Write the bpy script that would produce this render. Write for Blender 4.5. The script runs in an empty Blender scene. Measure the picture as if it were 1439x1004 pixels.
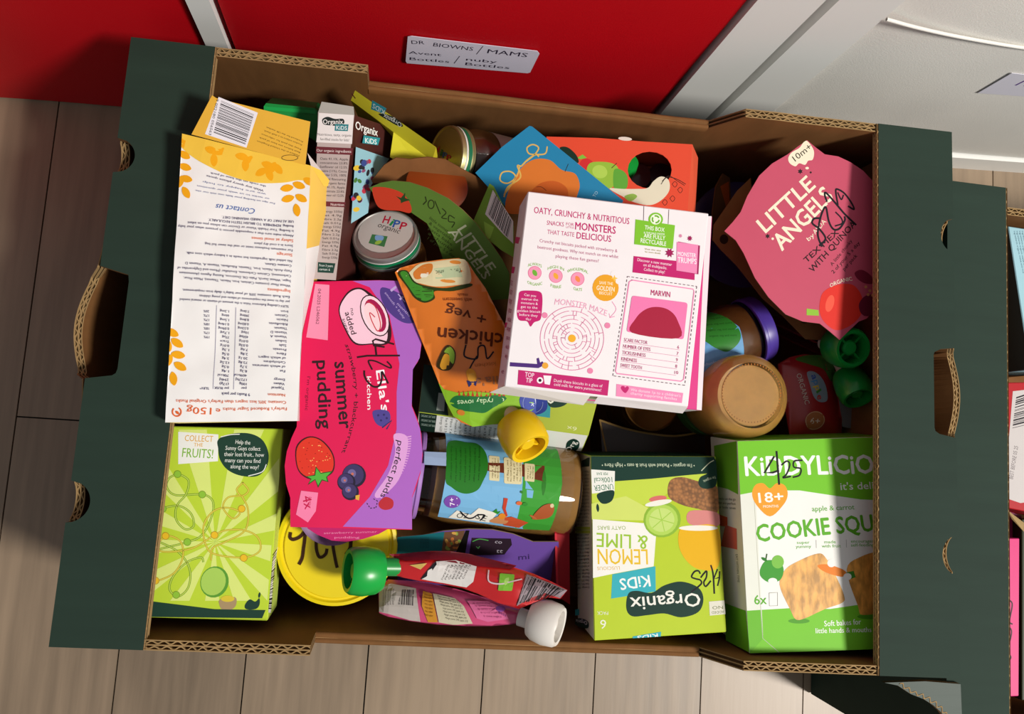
import bpy, bmesh, math, random
from mathutils import Vector, Matrix, noise
from mathutils.geometry import tessellate_polygon
import numpy as np

# ------------------------------------------------------------------ camera, world, light, exposure
scene = bpy.context.scene
C = scene.collection
IW, IH, FPX = 1439.0, 1004.0, 1100.0
NADIR = (540.0, 615.0)            # where the plumb line under the camera meets the picture


def cam_setup():
    """camera pose solved once from the four rim corners of the 60 x 40 cm crate"""
    def rot(w):
        th = np.linalg.norm(w)
        k = w / th
        K = np.array([[0, -k[2], k[1]], [k[2], 0, -k[0]], [-k[1], k[0], 0]])
        return np.eye(3) + np.sin(th) * K + (1 - np.cos(th)) * K @ K
    R = rot(np.array(POSE[:3]))
    c = np.array(POSE[3:])
    d = np.array([(NADIR[0] - IW / 2) / FPX, -(NADIR[1] - IH / 2) / FPX, -1.0])
    d = R @ (d / np.linalg.norm(d))
    a = np.cross(d, [0, 0, -1])
    s = np.linalg.norm(a)
    T = rot(a / s * np.arcsin(s))
    return T @ R, T @ c


POSE = (0.131223, -0.114247, 0.069246, -0.084841, -0.071189, 0.527693)
RC, CC = cam_setup()
CC = CC + np.array([0, 0, 0.2])
cam = bpy.data.cameras.new('camera')
cam.sensor_width = 36.0
cam.lens = FPX / IW * 36.0
cam.clip_start = 0.01
cam_ob = bpy.data.objects.new('camera', cam)
C.objects.link(cam_ob)
M4 = Matrix.Identity(4)
for i in range(3):
    for j in range(3):
        M4[i][j] = RC[i, j]
    M4[i][3] = CC[i]
cam_ob.matrix_world = M4
scene.camera = cam_ob

world = bpy.data.worlds.new('room_light')
scene.world = world
world.use_nodes = True
world.node_tree.nodes['Background'].inputs[0].default_value = (0.93, 0.96, 1.0, 1)
world.node_tree.nodes['Background'].inputs[1].default_value = 0.27

LDIR = Vector((0.60, -0.27, 0.74)).normalized()
sun = bpy.data.lights.new('window_light', 'AREA')
sun.shape = 'DISK'
sun.size = 0.62
sun.energy = 146
sun.color = (1.0, 0.955, 0.89)
sun_ob = bpy.data.objects.new('window_light', sun)
C.objects.link(sun_ob)
sun_ob.location = Vector((-0.1, 0, 0.19)) + LDIR * 3.6
sun_ob.rotation_euler = LDIR.to_track_quat('Z', 'Y').to_euler()

scene.view_settings.view_transform = 'Standard'
scene.view_settings.look = 'None'
scene.view_settings.exposure = 0.0
scene.view_settings.gamma = 1.0
scene.view_settings.use_curve_mapping = False

# ------------------------------------------------------------------ helpers
V = Vector


def ray(px, py):
    d = RC @ np.array([(px - IW / 2) / FPX, -(py - IH / 2) / FPX, -1.0])
    return V(CC), V(d)


def at(px, py, z):
    o, d = ray(px, py)
    return o + d * ((z - o.z) / d.z)


def lin(h):
    h = h.lstrip('#')
    r = [int(h[i:i + 2], 16) / 255 for i in (0, 2, 4)]
    return tuple((c / 12.92 if c <= .04045 else ((c + .055) / 1.055) ** 2.4) for c in r) + (1,)


MATS = {}


def mat(hexc, rough=0.5, kind='print', name=None):
    key = (hexc, rough, kind)
    if key in MATS:
        return MATS[key]
    m = bpy.data.materials.new(name or f'{kind}_{hexc.lstrip("#")}')
    m.use_nodes = True
    nt = m.node_tree
    N, L = nt.nodes, nt.links
    b = N['Principled BSDF']
    col = lin(hexc)
    b.inputs['Roughness'].default_value = rough
    b.inputs['Base Color'].default_value = col
    tc = N.new('ShaderNodeTexCoord')

    def mixcol(fac, c2):
        mx = N.new('ShaderNodeMix')
        mx.data_type = 'RGBA'
        L.new(fac, mx.inputs['Factor'])
        mx.inputs['A'].default_value = col
        mx.inputs['B'].default_value = c2
        return mx.outputs['Result']

    def nz(scale, detail=3, sc=(1, 1, 1)):
        mp = N.new('ShaderNodeMapping')
        mp.inputs['Scale'].default_value = sc
        L.new(tc.outputs['Object'], mp.inputs[0])
        n = N.new('ShaderNodeTexNoise')
        n.inputs['Scale'].default_value = scale
        n.inputs['Detail'].default_value = detail
        L.new(mp.outputs[0], n.inputs['Vector'])
        return n.outputs['Fac']

    def bump(src, st, dist=.001):
        bp = N.new('ShaderNodeBump')
        bp.inputs['Strength'].default_value = st
        bp.inputs['Distance'].default_value = dist
        L.new(src, bp.inputs['Height'])
        L.new(bp.outputs[0], b.inputs['Normal'])

    def dk(f):
        return tuple(c * f for c in col[:3]) + (1,)
    if kind == 'print':
        b.inputs['Specular IOR Level'].default_value = .2
        L.new(mixcol(nz(60), dk(.93)), b.inputs['Base Color'])
    elif kind == 'kraft':
        b.inputs['Specular IOR Level'].default_value = .15
        f = nz(90, 5, (1, 1, .25))
        L.new(mixcol(f, dk(.62)), b.inputs['Base Color'])
        bump(f, .25)
    elif kind == 'crate':
        b.inputs['Specular IOR Level'].default_value = .25
        f = nz(35, 6, (.25, 2.2, 1))
        L.new(mixcol(f, dk(.68)), b.inputs['Base Color'])
        bump(f, .3)
    elif kind == 'plastic':
        b.inputs['Specular IOR Level'].default_value = .5
        L.new(mixcol(nz(25), dk(.9)), b.inputs['Base Color'])
    elif kind == 'foil':
        b.inputs['Specular IOR Level'].default_value = .6
        b.inputs['Coat Weight'].default_value = .25
        b.inputs['Coat Roughness'].default_value = .2
        f = nz(55, 4)
        L.new(mixcol(f, dk(.9)), b.inputs['Base Color'])
        bump(f, .12)
    elif kind == 'puree':
        b.inputs['Coat Weight'].default_value = .9
        b.inputs['Coat Roughness'].default_value = .06
        f = nz(120, 5)
        L.new(mixcol(f, dk(.72)), b.inputs['Base Color'])
    elif kind == 'glass':
        b.inputs['Transmission Weight'].default_value = 1
        b.inputs['IOR'].default_value = 1.45
        b.inputs['Roughness'].default_value = .03
        L.new(mixcol(nz(10), dk(.97)), b.inputs['Base Color'])
    elif kind == 'metal':
        b.inputs['Metallic'].default_value = .75
        L.new(mixcol(nz(200, 2), dk(.85)), b.inputs['Base Color'])
    elif kind == 'fabric':
        b.inputs['Specular IOR Level'].default_value = .2
        f = nz(900, 2)
        L.new(mixcol(nz(9, 5), dk(.8)), b.inputs['Base Color'])
        bump(f, .25, .0006)
    elif kind == 'paint':
        L.new(mixcol(nz(12, 4), dk(.94)), b.inputs['Base Color'])
    elif kind == 'biscuit':
        v = N.new('ShaderNodeTexVoronoi')
        v.inputs['Scale'].default_value = 420
        L.new(tc.outputs['Object'], v.inputs['Vector'])
        mu = N.new('ShaderNodeMath')
        mu.operation = 'MULTIPLY'
        L.new(v.outputs['Distance'], mu.inputs[0])
        L.new(nz(160, 6), mu.inputs[1])
        mu2 = N.new('ShaderNodeMath')
        mu2.operation = 'MULTIPLY'
        mu2.use_clamp = True
        L.new(mu.outputs[0], mu2.inputs[0])
        mu2.inputs[1].default_value = 2.6
        L.new(mixcol(mu2.outputs[0], dk(.4)), b.inputs['Base Color'])
    elif kind == 'cookie':
        f = nz(260, 6, (1, .35, 1))
        mr = N.new('ShaderNodeMapRange')
        mr.inputs['From Min'].default_value = .38
        mr.inputs['From Max'].default_value = .66
        L.new(f, mr.inputs['Value'])
        L.new(mixcol(mr.outputs[0], dk(.5)), b.inputs['Base Color'])
        bump(f, .2)
    elif kind == 'wood':
        f1 = nz(20, 8, (6, .35, 1))
        f2 = nz(3.5, 3, (1.5, .4, 1))
        oi = N.new('ShaderNodeObjectInfo')
        ad = N.new('ShaderNodeMath')
        ad.operation = 'MULTIPLY_ADD'
        L.new(f1, ad.inputs[0])
        ad.inputs[1].default_value = .55
        L.new(f2, ad.inputs[2])
        ad2 = N.new('ShaderNodeMath')
        ad2.operation = 'MULTIPLY_ADD'
        L.new(oi.outputs['Random'], ad2.inputs[0])
        ad2.inputs[1].default_value = .16
        L.new(ad.outputs[0], ad2.inputs[2])
        cr = N.new('ShaderNodeValToRGB')
        e = cr.color_ramp.elements
        e[0].position = .5
        e[0].color = dk(.52)
        e[1].position = 1.12
        e[1].color = dk(1.25)
        L.new(ad2.outputs[0], cr.inputs[0])
        L.new(cr.outputs[0], b.inputs['Base Color'])
        bump(f1, .12, .0008)
    MATS[key] = m
    return m


def make(name, verts, faces, mats, parent=None, fm=None, smooth=False):
    """one mesh object; verts are world points, stored relative to the parent empty"""
    me = bpy.data.meshes.new(name)
    off = parent['_w'] if parent is not None and '_w' in parent else (0, 0, 0)
    off = V(off)
    me.from_pydata([V(v) - off for v in verts], [], faces)
    for m in (mats if isinstance(mats, (list, tuple)) else [mats]):
        me.materials.append(m)
    if fm:
        me.polygons.foreach_set('material_index', fm)
    if smooth:
        me.polygons.foreach_set('use_smooth', [True] * len(me.polygons))
    me.update()
    o = bpy.data.objects.new(name, me)
    C.objects.link(o)
    if parent is not None:
        o.parent = parent
        o['_w'] = tuple(off)
    return o


THINGS = []


def thing(name, loc, label, cat, group=None, kind=None):
    o = bpy.data.objects.new(name, None)
    o.empty_display_size = .02
    C.objects.link(o)
    o.location = loc
    o['_w'] = tuple(loc)
    if kind:
        o['kind'] = kind
    o['label'] = label
    if cat:
        o['category'] = cat
    if group:
        o['group'] = group
    THINGS.append(o)
    return o


def box_vf(x0, x1, y0, y1, z0, z1):
    v = [(x0, y0, z0), (x1, y0, z0), (x1, y1, z0), (x0, y1, z0), (x0, y0, z1), (x1, y0, z1), (x1, y1, z1), (x0, y1, z1)]
    f = [(3, 2, 1, 0), (4, 5, 6, 7), (0, 1, 5, 4), (1, 2, 6, 5), (2, 3, 7, 6), (3, 0, 4, 7)]
    return v, f


def catmull(pts, closed=True, n=6):
    pts = [V((p[0], p[1])) for p in pts]
    k = len(pts)
    out = []
    rng = range(k) if closed else range(k - 1)
    for i in rng:
        if closed:
            a, b, c, d = pts[i - 1], pts[i], pts[(i + 1) % k], pts[(i + 2) % k]
        else:
            a, b, c, d = pts[max(i - 1, 0)], pts[i], pts[i + 1], pts[min(i + 2, k - 1)]
        for j in range(n):
            t = j / n
            out.append(.5 * ((2 * b) + (c - a) * t + (2 * a - 5 * b + 4 * c - d) * t * t + (3 * b - a - 3 * c + d) * t ** 3))
    if not closed:
        out.append(pts[-1])
    return [(p.x, p.y) for p in out]


class Surf:
    """a flat or gently curved face in the scene: plane through three points, plus an optional height field"""

    def __init__(s, pts, h=None):
        w = [at(*p) if not isinstance(p, Vector) else p for p in pts]
        s.o = w[0]
        s.ex = (w[1] - w[0]).normalized()
        n = s.ex.cross(w[2] - w[0]).normalized()
        if n.dot(V(CC) - s.o) < 0:
            n = -n
        s.n = n
        s.ey = n.cross(s.ex)
        s.h = h

    def uv(s, px, py):
        o, d = ray(px, py)
        t = (s.o - o).dot(s.n) / d.dot(s.n)
        q = o + d * t - s.o
        return (q.dot(s.ex), q.dot(s.ey))

    def pos(s, u, v, off=0.0):
        return s.o + s.ex * u + s.ey * v + s.n * (off + (s.h(u, v) if s.h else 0))

    def w(s, px, py, off=0.0):
        return s.pos(*s.uv(px, py), off)


_fc = bpy.data.curves.new('lettering', 'FONT')
_fc.resolution_u = 2
_fo = bpy.data.objects.new('lettering', _fc)
_tc = {}


def text_mesh(s, bold, spacing=1.0):
    k = (s, bold, spacing)
    if k not in _tc:
        _fc.body = s
        _fc.offset = bold
        _fc.space_character = spacing
        me = bpy.data.meshes.new_from_object(_fo)
        vs = [(v.co.x, v.co.y) for v in me.vertices]
        fs = [tuple(p.vertices) for p in me.polygons]
        bpy.data.meshes.remove(me)
        _tc[k] = (vs, fs)
    return _tc[k]


class Art:
    """flat print on a Surf, given in picture coordinates of a zoomed crop (x0, y0, scale)"""

    def __init__(s, surf, frame=(0, 0, 1), base=.00006, step=.0000012, clip=None):
        s.clip = clip
        s.s = surf
        s.fr = frame
        s.v, s.f, s.m, s.mats = [], [], [], []
        s.lay = base
        s.step = step

    def frame(s, *f):
        s.fr = f
        return s

    def px(s, p):
        return (s.fr[0] + p[0] / s.fr[2], s.fr[1] + p[1] / s.fr[2])

    def uv(s, p):
        return V(s.s.uv(*s.px(p)))

    def mi(s, col, kind='print', rough=.5):
        m = mat(col, rough, kind)
        if m not in s.mats:
            s.mats.append(m)
        return s.mats.index(m)

    def add(s, uvs, faces, col, kind='print', rough=.5):
        k = len(s.v)
        s.lay += s.step
        s.v += [(u[0], u[1], s.lay) for u in uvs]
        mi = s.mi(col, kind, rough)
        for f in faces:
            s.f.append(tuple(i + k for i in f))
            s.m.append(mi)

    def poly_uv(s, uvs, col, **k):
        tris = tessellate_polygon([[V((u[0], u[1], 0)) for u in uvs]])
        out = []
        for t in tris:
            a, b, c = (uvs[i] for i in t)
            ar = (b[0] - a[0]) * (c[1] - a[1]) - (b[1] - a[1]) * (c[0] - a[0])
            out.append(t if ar > 0 else t[::-1])
        s.add(uvs, out, col, **k)

    def poly(s, pts, col, **k):
        s.poly_uv([s.uv(p) for p in pts], col, **k)

    def blob(s, pts, col, n=5, **k):
        s.poly(catmull(pts, True, n), col, **k)

    def ell(s, cx, cy, rx, ry, col, ang=0, n=22, **k):
        a = math.radians(ang)
        s.poly([(cx + rx * math.cos(t) * math.cos(a) - ry * math.sin(t) * math.sin(a),
                 cy + rx * math.cos(t) * math.sin(a) + ry * math.sin(t) * math.cos(a))
                for t in (2 * math.pi * i / n for i in range(n))], col, **k)

    def leaf(s, cx, cy, ln, wd, ang, col):
        a = math.radians(ang)
        q = []
        for i in range(16):
            t = 2 * math.pi * i / 16
            x, y = math.cos(t) * ln, math.sin(t) * wd * abs(math.sin(t)) ** .4
            q.append((cx + x * math.cos(a) - y * math.sin(a), cy + x * math.sin(a) + y * math.cos(a)))
        s.poly(q, col)

    def line(s, pts, wd, col, spline=False, closed=False, cap=True):
        if spline:
            pts = catmull(pts, closed, 6)
        if closed:
            pts = list(pts) + [pts[0]]
        P = [s.uv(p) for p in pts]
        sc = (s.uv((pts[0][0] + 10, pts[0][1])) - s.uv(pts[0])).length / 10
        hw = wd * sc / 2
        vs, fs = [], []
        for i, p in enumerate(P):
            a, b = P[max(i - 1, 0)], P[min(i + 1, len(P) - 1)]
            d = (b - a)
            d = d.normalized() if d.length > 1e-9 else V((1, 0))
            nn = V((-d.y, d.x)) * hw
            e = V((0, 0))
            if cap and i == 0:
                e = -d * hw * .6
            if cap and i == len(P) - 1:
                e = d * hw * .6
            vs += [p + nn + e, p - nn + e]
            if i:
                k = 2 * i
                fs.append((k - 2, k - 1, k + 1, k))
        s.add(vs, fs, col)

    def ring(s, cx, cy, r, wd, col, ry=None, n=28, a0=0, a1=360):
        ry = ry or r
        pts = [(cx + r * math.cos(math.radians(a0 + (a1 - a0) * i / n)), cy + ry * math.sin(math.radians(a0 + (a1 - a0) * i / n))) for i in range(n + 1)]
        s.line(pts, wd, col, cap=False)

    def rrect(s, quad, col, r=.15):
        q = [V((a[0], a[1])) for a in quad]
        pts = []
        for i in range(4):
            a, b, c = q[i - 1], q[i], q[(i + 1) % 4]
            la, lc = (a - b).length, (c - b).length
            rr = r * min(la, lc)
            p0, p1 = b + (a - b) / la * rr, b + (c - b) / lc * rr
            for j in range(5):
                t = j / 4
                pts.append(tuple(p0 * (1 - t) ** 2 + b * 2 * t * (1 - t) + p1 * t * t))
        s.poly(pts, col)

    def dashes(s, pts, wd, col, d=10, g=8):
        keep, s.step = s.step, 0
        s.lay += keep
        for a, b in zip(pts, pts[1:]):
            a, b = V(a), V(b)
            l = (b - a).length
            t = 0
            while t < l:
                s.line([tuple(a + (b - a) * (t / l)), tuple(a + (b - a) * (min(t + d, l) / l))], wd, col, cap=False)
                t += d + g
        s.step = keep

    def text(s, body, p0, p1, h, col, bold=.0, spacing=1.0, shear=0.0, arc=0.0):
        """baseline p0 -> p1 (fitted to that width), cap height h in crop pixels"""
        if bold > .0055:
            b = bold * h * .75
            for dx, dy in ((-b, 0), (b, 0), (0, -b), (0, b)) if bold > .015 else ((-b, 0), (b, 0)):
                s.text(body, (p0[0] + dx, p0[1] + dy), (p1[0] + dx, p1[1] + dy), h, col, 0, spacing, shear, arc)
            return
        vs, fs = text_mesh(body, 0, spacing)
        if not vs:
            return
        x0 = min(v[0] for v in vs)
        x1 = max(v[0] for v in vs)
        A, B = s.uv(p0), s.uv(p1)
        d = B - A
        L = d.length
        d.normalize()
        nn = V((-d.y, d.x))
        pl = math.hypot(p1[0] - p0[0], p1[1] - p0[1])
        q = (p0[0] + (p1[1] - p0[1]) / pl * h, p0[1] - (p1[0] - p0[0]) / pl * h)
        hs = (s.uv(q) - A).length / .69
        out = []
        for x, y in vs:
            t = (x - x0) / (x1 - x0)
            bow = arc * L * 4 * t * (1 - t)
            out.append(A + d * (t * L + shear * y * hs) + nn * (y * hs + bow))
        s.add(out, fs, col)

    def para(s, lines, p0, p1, h, step, col, bold=.0, align='l', jitter=True):
        """several lines; widths follow the number of characters"""
        mx = max(len(l) for l in lines)
        d = V(p1) - V(p0)
        for i, l in enumerate(lines):
            f = len(l) / mx
            a = V(p0) + V(step) * i
            if align == 'c':
                a = a + d * (1 - f) / 2
            if align == 'r':
                a = a + d * (1 - f)
            s.text(l, tuple(a), tuple(a + d * f), h, col, bold)

    def bars(s, a, b, d, n, seed, col='#16141a', c=None):
        """barcode: bars run a->b, stacked a->d"""
        rnd = random.Random(seed)
        ws = [rnd.choice((1, 1, 2, 3)) for _ in range(2 * n)]
        tot = sum(ws)
        a, b, d = V(a), V(b), V(d)
        c = V(c) if c else b + d - a
        t = 0
        for i, w in enumerate(ws):
            if i % 2 == 0:
                t0, t1 = t / tot, (t + w * .9) / tot
                s.poly([tuple(a.lerp(d, t0)), tuple(b.lerp(c, t0)), tuple(b.lerp(c, t1)), tuple(a.lerp(d, t1))], col)
            t += w

    def build(s, name, parent, grid=None):
        if not s.v:
            return None
        vs, fs, fm = s.v, s.f, s.m
        if grid or s.clip:
            bm = bmesh.new()
            bv = [bm.verts.new(v) for v in vs]
            for f, m in zip(fs, fm):
                try:
                    bm.faces.new([bv[i] for i in f]).material_index = m
                except ValueError:
                    pass
            if s.clip:
                cp = [s.s.uv(*p) if not isinstance(p, Vector) else ((p - s.s.o).dot(s.s.ex), (p - s.s.o).dot(s.s.ey)) for p in s.clip]
                ar = sum(a[0] * b[1] - a[1] * b[0] for a, b in zip(cp, cp[1:] + cp[:1]))
                for a, b in zip(cp, cp[1:] + cp[:1]):
                    no = V((b[1] - a[1], a[0] - b[0], 0)) * (1 if ar > 0 else -1)
                    bmesh.ops.bisect_plane(bm, geom=bm.verts[:] + bm.edges[:] + bm.faces[:], dist=1e-7, plane_co=(a[0], a[1], 0), plane_no=no, clear_outer=True)
            for ax in (0, 1):
                if not grid:
                    break
                lo = min(v[ax] for v in vs)
                hi = max(v[ax] for v in vs)
                k = int((hi - lo) / grid)
                for i in range(1, k + 1):
                    co = V((0, 0, 0))
                    co[ax] = lo + i * grid
                    no = V((0, 0, 0))
                    no[ax] = 1
                    bmesh.ops.bisect_plane(bm, geom=bm.verts[:] + bm.edges[:] + bm.faces[:], dist=1e-7, plane_co=co, plane_no=no)
            bm.verts.index_update()
            vs = [tuple(v.co) for v in bm.verts]
            fs = [tuple(v.index for v in f.verts) for f in bm.faces]
            fm = [f.material_index for f in bm.faces]
            bm.free()
        P = [s.s.pos(*v) for v in vs]
        return make(name, P, fs, s.mats, parent, fm)


def carton_body(parent, quad, depth, cols, name='carton_body', top_surf=None, grid=0, bev=.0006, shift=(0, 0, 0), rough=.45):
    """closed carton: quad = 4 world points of the printed face (clockwise from picture top-left),
    cols = (face, top, right, bottom, left, back)"""
    q = [V(p) for p in quad]
    n = (q[1] - q[0]).cross(q[3] - q[0]).normalized()
    if n.dot(V(CC) - q[0]) < 0:
        n = -n
    sh = V(shift)
    lo = [p - n * depth + sh for p in q]
    vs = q + lo
    fs = [(0, 1, 2, 3), (0, 4, 5, 1), (1, 5, 6, 2), (2, 6, 7, 3), (3, 7, 4, 0), (7, 6, 5, 4)]
    ml = []
    fm = []
    for c in cols:
        m = mat(c, rough)
        if m not in ml:
            ml.append(m)
        fm.append(ml.index(m))
    o = make(name, vs, fs, ml, parent, fm)
    bm = bmesh.new()
    bm.from_mesh(o.data)
    bmesh.ops.recalc_face_normals(bm, faces=bm.faces[:])
    bmesh.ops.bevel(bm, geom=bm.edges[:], offset=bev, segments=1, affect='EDGES')
    bm.to_mesh(o.data)
    bm.free()
    return o


def side_surf(quad, depth, i, j):
    """Surf of the side below edge i-j of a carton quad"""
    q = [V(p) for p in quad]
    n = (q[1] - q[0]).cross(q[3] - q[0]).normalized()
    if n.dot(V(CC) - q[0]) < 0:
        n = -n
    return Surf([q[i], q[j], q[i] - n * depth])


def side_clip(quad, depth, i, j):
    q = [V(p) for p in quad]
    n = (q[1] - q[0]).cross(q[3] - q[0]).normalized()
    if n.dot(V(CC) - q[0]) < 0:
        n = -n
    return [q[i], q[j], q[j] - n * depth, q[i] - n * depth]


def plate(parent, surf, pts, thick, colt, cols, name, grid=None, smooth=False, kind='print', rough=.5, uvpts=None):
    """prism with outline pts (picture px) on a Surf, thick below it"""
    uvs = uvpts or [surf.uv(*p) for p in pts]
    tris = tessellate_polygon([[V((u[0], u[1], 0)) for u in uvs]])
    k = len(uvs)
    vs = [surf.pos(*u) for u in uvs] + [surf.pos(*u, -thick) for u in uvs]
    fs = [tuple(t) for t in tris] + [tuple(i + k for i in t[::-1]) for t in tris]
    fm = [0] * len(tris) + [1] * len(tris)
    for i in range(k):
        j = (i + 1) % k
        fs.append((i, j, j + k, i + k))
        fm.append(1)
    o = make(name, vs, fs, [mat(colt, rough, kind), mat(cols, rough, kind)], parent, fm)
    bm = bmesh.new()
    bm.from_mesh(o.data)
    bmesh.ops.recalc_face_normals(bm, faces=bm.faces[:])
    bm.to_mesh(o.data)
    bm.free()
    return o


def lathe(parent, base, axis, prof, m, name, segs=40, smooth=True, ref=None):
    """prof: list of (radius, height along axis)"""
    a = V(axis).normalized()
    x = V(ref) if ref else V((1, 0, 0) if abs(a.x) < .8 else (0, 1, 0))
    x = (x - a * x.dot(a)).normalized()
    y = a.cross(x)
    vs, fs = [], []
    for r, h in prof:
        for i in range(segs):
            t = 2 * math.pi * i / segs
            vs.append(V(base) + a * h + (x * math.cos(t) + y * math.sin(t)) * max(r, 1e-5))
    for k in range(len(prof) - 1):
        for i in range(segs):
            j = (i + 1) % segs
            fs.append((k * segs + i, k * segs + j, (k + 1) * segs + j, (k + 1) * segs + i))
    o = make(name, vs, fs, m, parent, smooth=smooth)
    if smooth:
        o.data.set_sharp_from_angle(angle=math.radians(38))
    return o


def inside_dist(p, poly):
    best = 1e9
    k = len(poly)
    for i in range(k):
        a, b = poly[i], poly[(i + 1) % k]
        ab = (b[0] - a[0], b[1] - a[1])
        l2 = ab[0] ** 2 + ab[1] ** 2 or 1e-12
        t = max(0, min(1, ((p[0] - a[0]) * ab[0] + (p[1] - a[1]) * ab[1]) / l2))
        d = math.hypot(p[0] - a[0] - ab[0] * t, p[1] - a[1] - ab[1] * t)
        best = min(best, d)
    return best


def pouch_surf(pts3, outline, T, soft, wr=.0012, seed=0, flat_ends=()):
    s = Surf(pts3)
    poly = [s.uv(*p) for p in outline]

    def h(u, v):
        d = inside_dist((u, v), poly)
        k = 1 - math.exp(-d / soft)
        w = noise.noise(V((u * 45 + seed, v * 45, seed * 3.1))) * wr + noise.noise(V((u * 130 + seed, v * 110, seed))) * wr * .4
        return T * k + w * min(1, d / .01)
    s.h = h
    s.outline = poly
    return s


def pouch_body(parent, s, m, name='pouch_body', grid=.005, lower=.5):
    uvs = s.outline
    bm = bmesh.new()
    vv = [bm.verts.new((u[0], u[1], 0)) for u in uvs]
    for t in tessellate_polygon([[V((u[0], u[1], 0)) for u in uvs]]):
        try:
            bm.faces.new([vv[i] for i in t])
        except ValueError:
            pass
    for ax in (0, 1):
        lo, hi = min(u[ax] for u in uvs), max(u[ax] for u in uvs)
        for i in range(1, int((hi - lo) / grid) + 1):
            co = V((0, 0, 0)); co[ax] = lo + i * grid
            no = V((0, 0, 0)); no[ax] = 1
            bmesh.ops.bisect_plane(bm, geom=bm.verts[:] + bm.edges[:] + bm.faces[:], dist=1e-6, plane_co=co, plane_no=no)
    bmesh.ops.recalc_face_normals(bm, faces=bm.faces[:])
    bm.verts.index_update()
    k = len(bm.verts)
    top, bot = [], []
    for v in bm.verts:
        hh = s.h(v.co.x, v.co.y)
        p = s.o + s.ex * v.co.x + s.ey * v.co.y
        top.append(p + s.n * (hh + .0003))
        bot.append(p - s.n * (hh * lower + .0003))
    fs = [tuple(v.index for v in f.verts) for f in bm.faces]
    fl = [tuple(i + k for i in f[::-1]) for f in fs]
    rim = []
    for e in bm.edges:
        if len(e.link_faces) == 1:
            a, b = e.verts[0].index, e.verts[1].index
            rim.append((a, b, b + k, a + k))
    bm.free()
    o = make(name, top + bot, fs + fl + rim, m, parent, smooth=True)
    return o


def cap(parent, base, axis, r, ln, col, part='cap', stem=True):
    """child-safe pouch cap: flared ring round an inner core with spokes, on a short spout"""
    a = V(axis).normalized()
    m = mat(col, .32, 'plastic')
    c = lathe(parent, base, a, [(r * .42, 0), (r * .80, ln * .04), (r * .93, ln * .2), (r, ln * .55), (r * .94, ln * .9), (r * .84, ln), (r * .70, ln * .98),
                                (r * .70, ln * .35), (r * .36, ln * .33), (r * .36, ln * .8), (r * .28, ln * .86), (0, ln * .86)], m, part, 36)
    x = V((0, 0, 1)) - a * a.z
    x = x.normalized() if x.length > .1 else V((1, 0, 0))
    y = a.cross(x)
    for k in range(4):
        t = math.pi / 4 + k * math.pi / 2
        d = x * math.cos(t) + y * math.sin(t)
        e = a.cross(d) * r * .05
        b0 = V(base) + a * ln * .3
        vs = []
        for rr in (r * .33, r * .73):
            for s_ in (-1, 1):
                for hh in (0, ln * .5):
                    vs.append(b0 + d * rr + e * s_ + a * hh)
        fs = [(0, 1, 3, 2), (4, 6, 7, 5), (0, 4, 5, 1), (2, 3, 7, 6), (1, 5, 7, 3), (0, 2, 6, 4)]
        sp = make('cap_spoke', vs, fs, m, c)
    return c
# ------------------------------------------------------------------ floor
rnd = random.Random(7)
floor = thing('floor', (0, 0, 0), 'grey brown wood plank floor under the crates', None, kind='structure')
wood = mat('#8a7762', .42, 'wood', 'floor_laminate')
v, f = box_vf(-1.35, 1.75, -1.3, .95, -.02, -.004)
make('floor_base', v, f, mat('#2a2420', .8, 'paint'), floor)
PW = .1035
k0 = -.417 - 9 * PW
for i in range(30):
    x0 = k0 + i * PW
    ys = [-1.3]
    y = -1.3 + rnd.uniform(.35, 1.1)
    if i == 9:
        y = -.062
    while y < .95:
        ys.append(y)
        y += 1.2
    ys.append(.95)
    for a, b in zip(ys, ys[1:]):
        g = .0006
        v, f = box_vf(x0 + g, x0 + PW - g, a + g, b - g, -.004, 0)
        make('plank', v, f, wood, floor)

# ------------------------------------------------------------------ storage units with fabric bins
CB = V((-.464, .210, 0))
CD = V((1.017, .058, 0)).normalized()      # along the fronts
CN = V((CD.y, -CD.x, 0))                   # towards the room
FRONT = Surf([CB, CB + CD, CB + V((0, 0, 1))])


def cpt(s, z, d=0):
    return CB + CD * s + V((0, 0, z)) + CN * d


def fr(px, py):
    q = FRONT.w(px, py) - CB
    return q.dot(CD), q.z


def cbox(s0, s1, d0, d1, z0, z1):
    vs = [cpt(a, z, d) for z in (z0, z1) for (a, d) in ((s0, d0), (s1, d0), (s1, d1), (s0, d1))]
    return vs, [(3, 2, 1, 0), (4, 5, 6, 7), (0, 1, 5, 4), (1, 2, 6, 5), (2, 3, 7, 6), (3, 0, 4, 7)]


sDL = fr(268, 22)[0]
sDR = fr(304, 30)[0]
sE0 = fr(1004, 75)[0]
sE1 = fr(1082, 82)[0]
sF0 = fr(1098, 82)[0]
sF1 = fr(1188, 75)[0]
print('cab s', sDL, sDR, sE0, sE1, sF0, sF1, fr(500, 0), fr(1439, 0))
white = mat('#eeeeea', .4, 'paint', 'white_laminate')
UH = .40


def unit(name, s0, s1, dividers, label, ti):
    u = thing(name, cpt((s0 + s1) / 2, 0, -.2), label, 'shelf unit')
    for a, b in dividers:
        v, f = cbox(a, b, -.38, -.002, 0, UH)
        make('upright_panel', v, f, white, u)
    v, f = cbox(s0, s1, -.38, -.002, UH, UH + .036)
    make('top_panel', v, f, white, u)
    v, f = cbox(s0, s1, -.385, -.38, 0, UH)
    make('back_panel', v, f, white, u)
    return u


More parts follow.
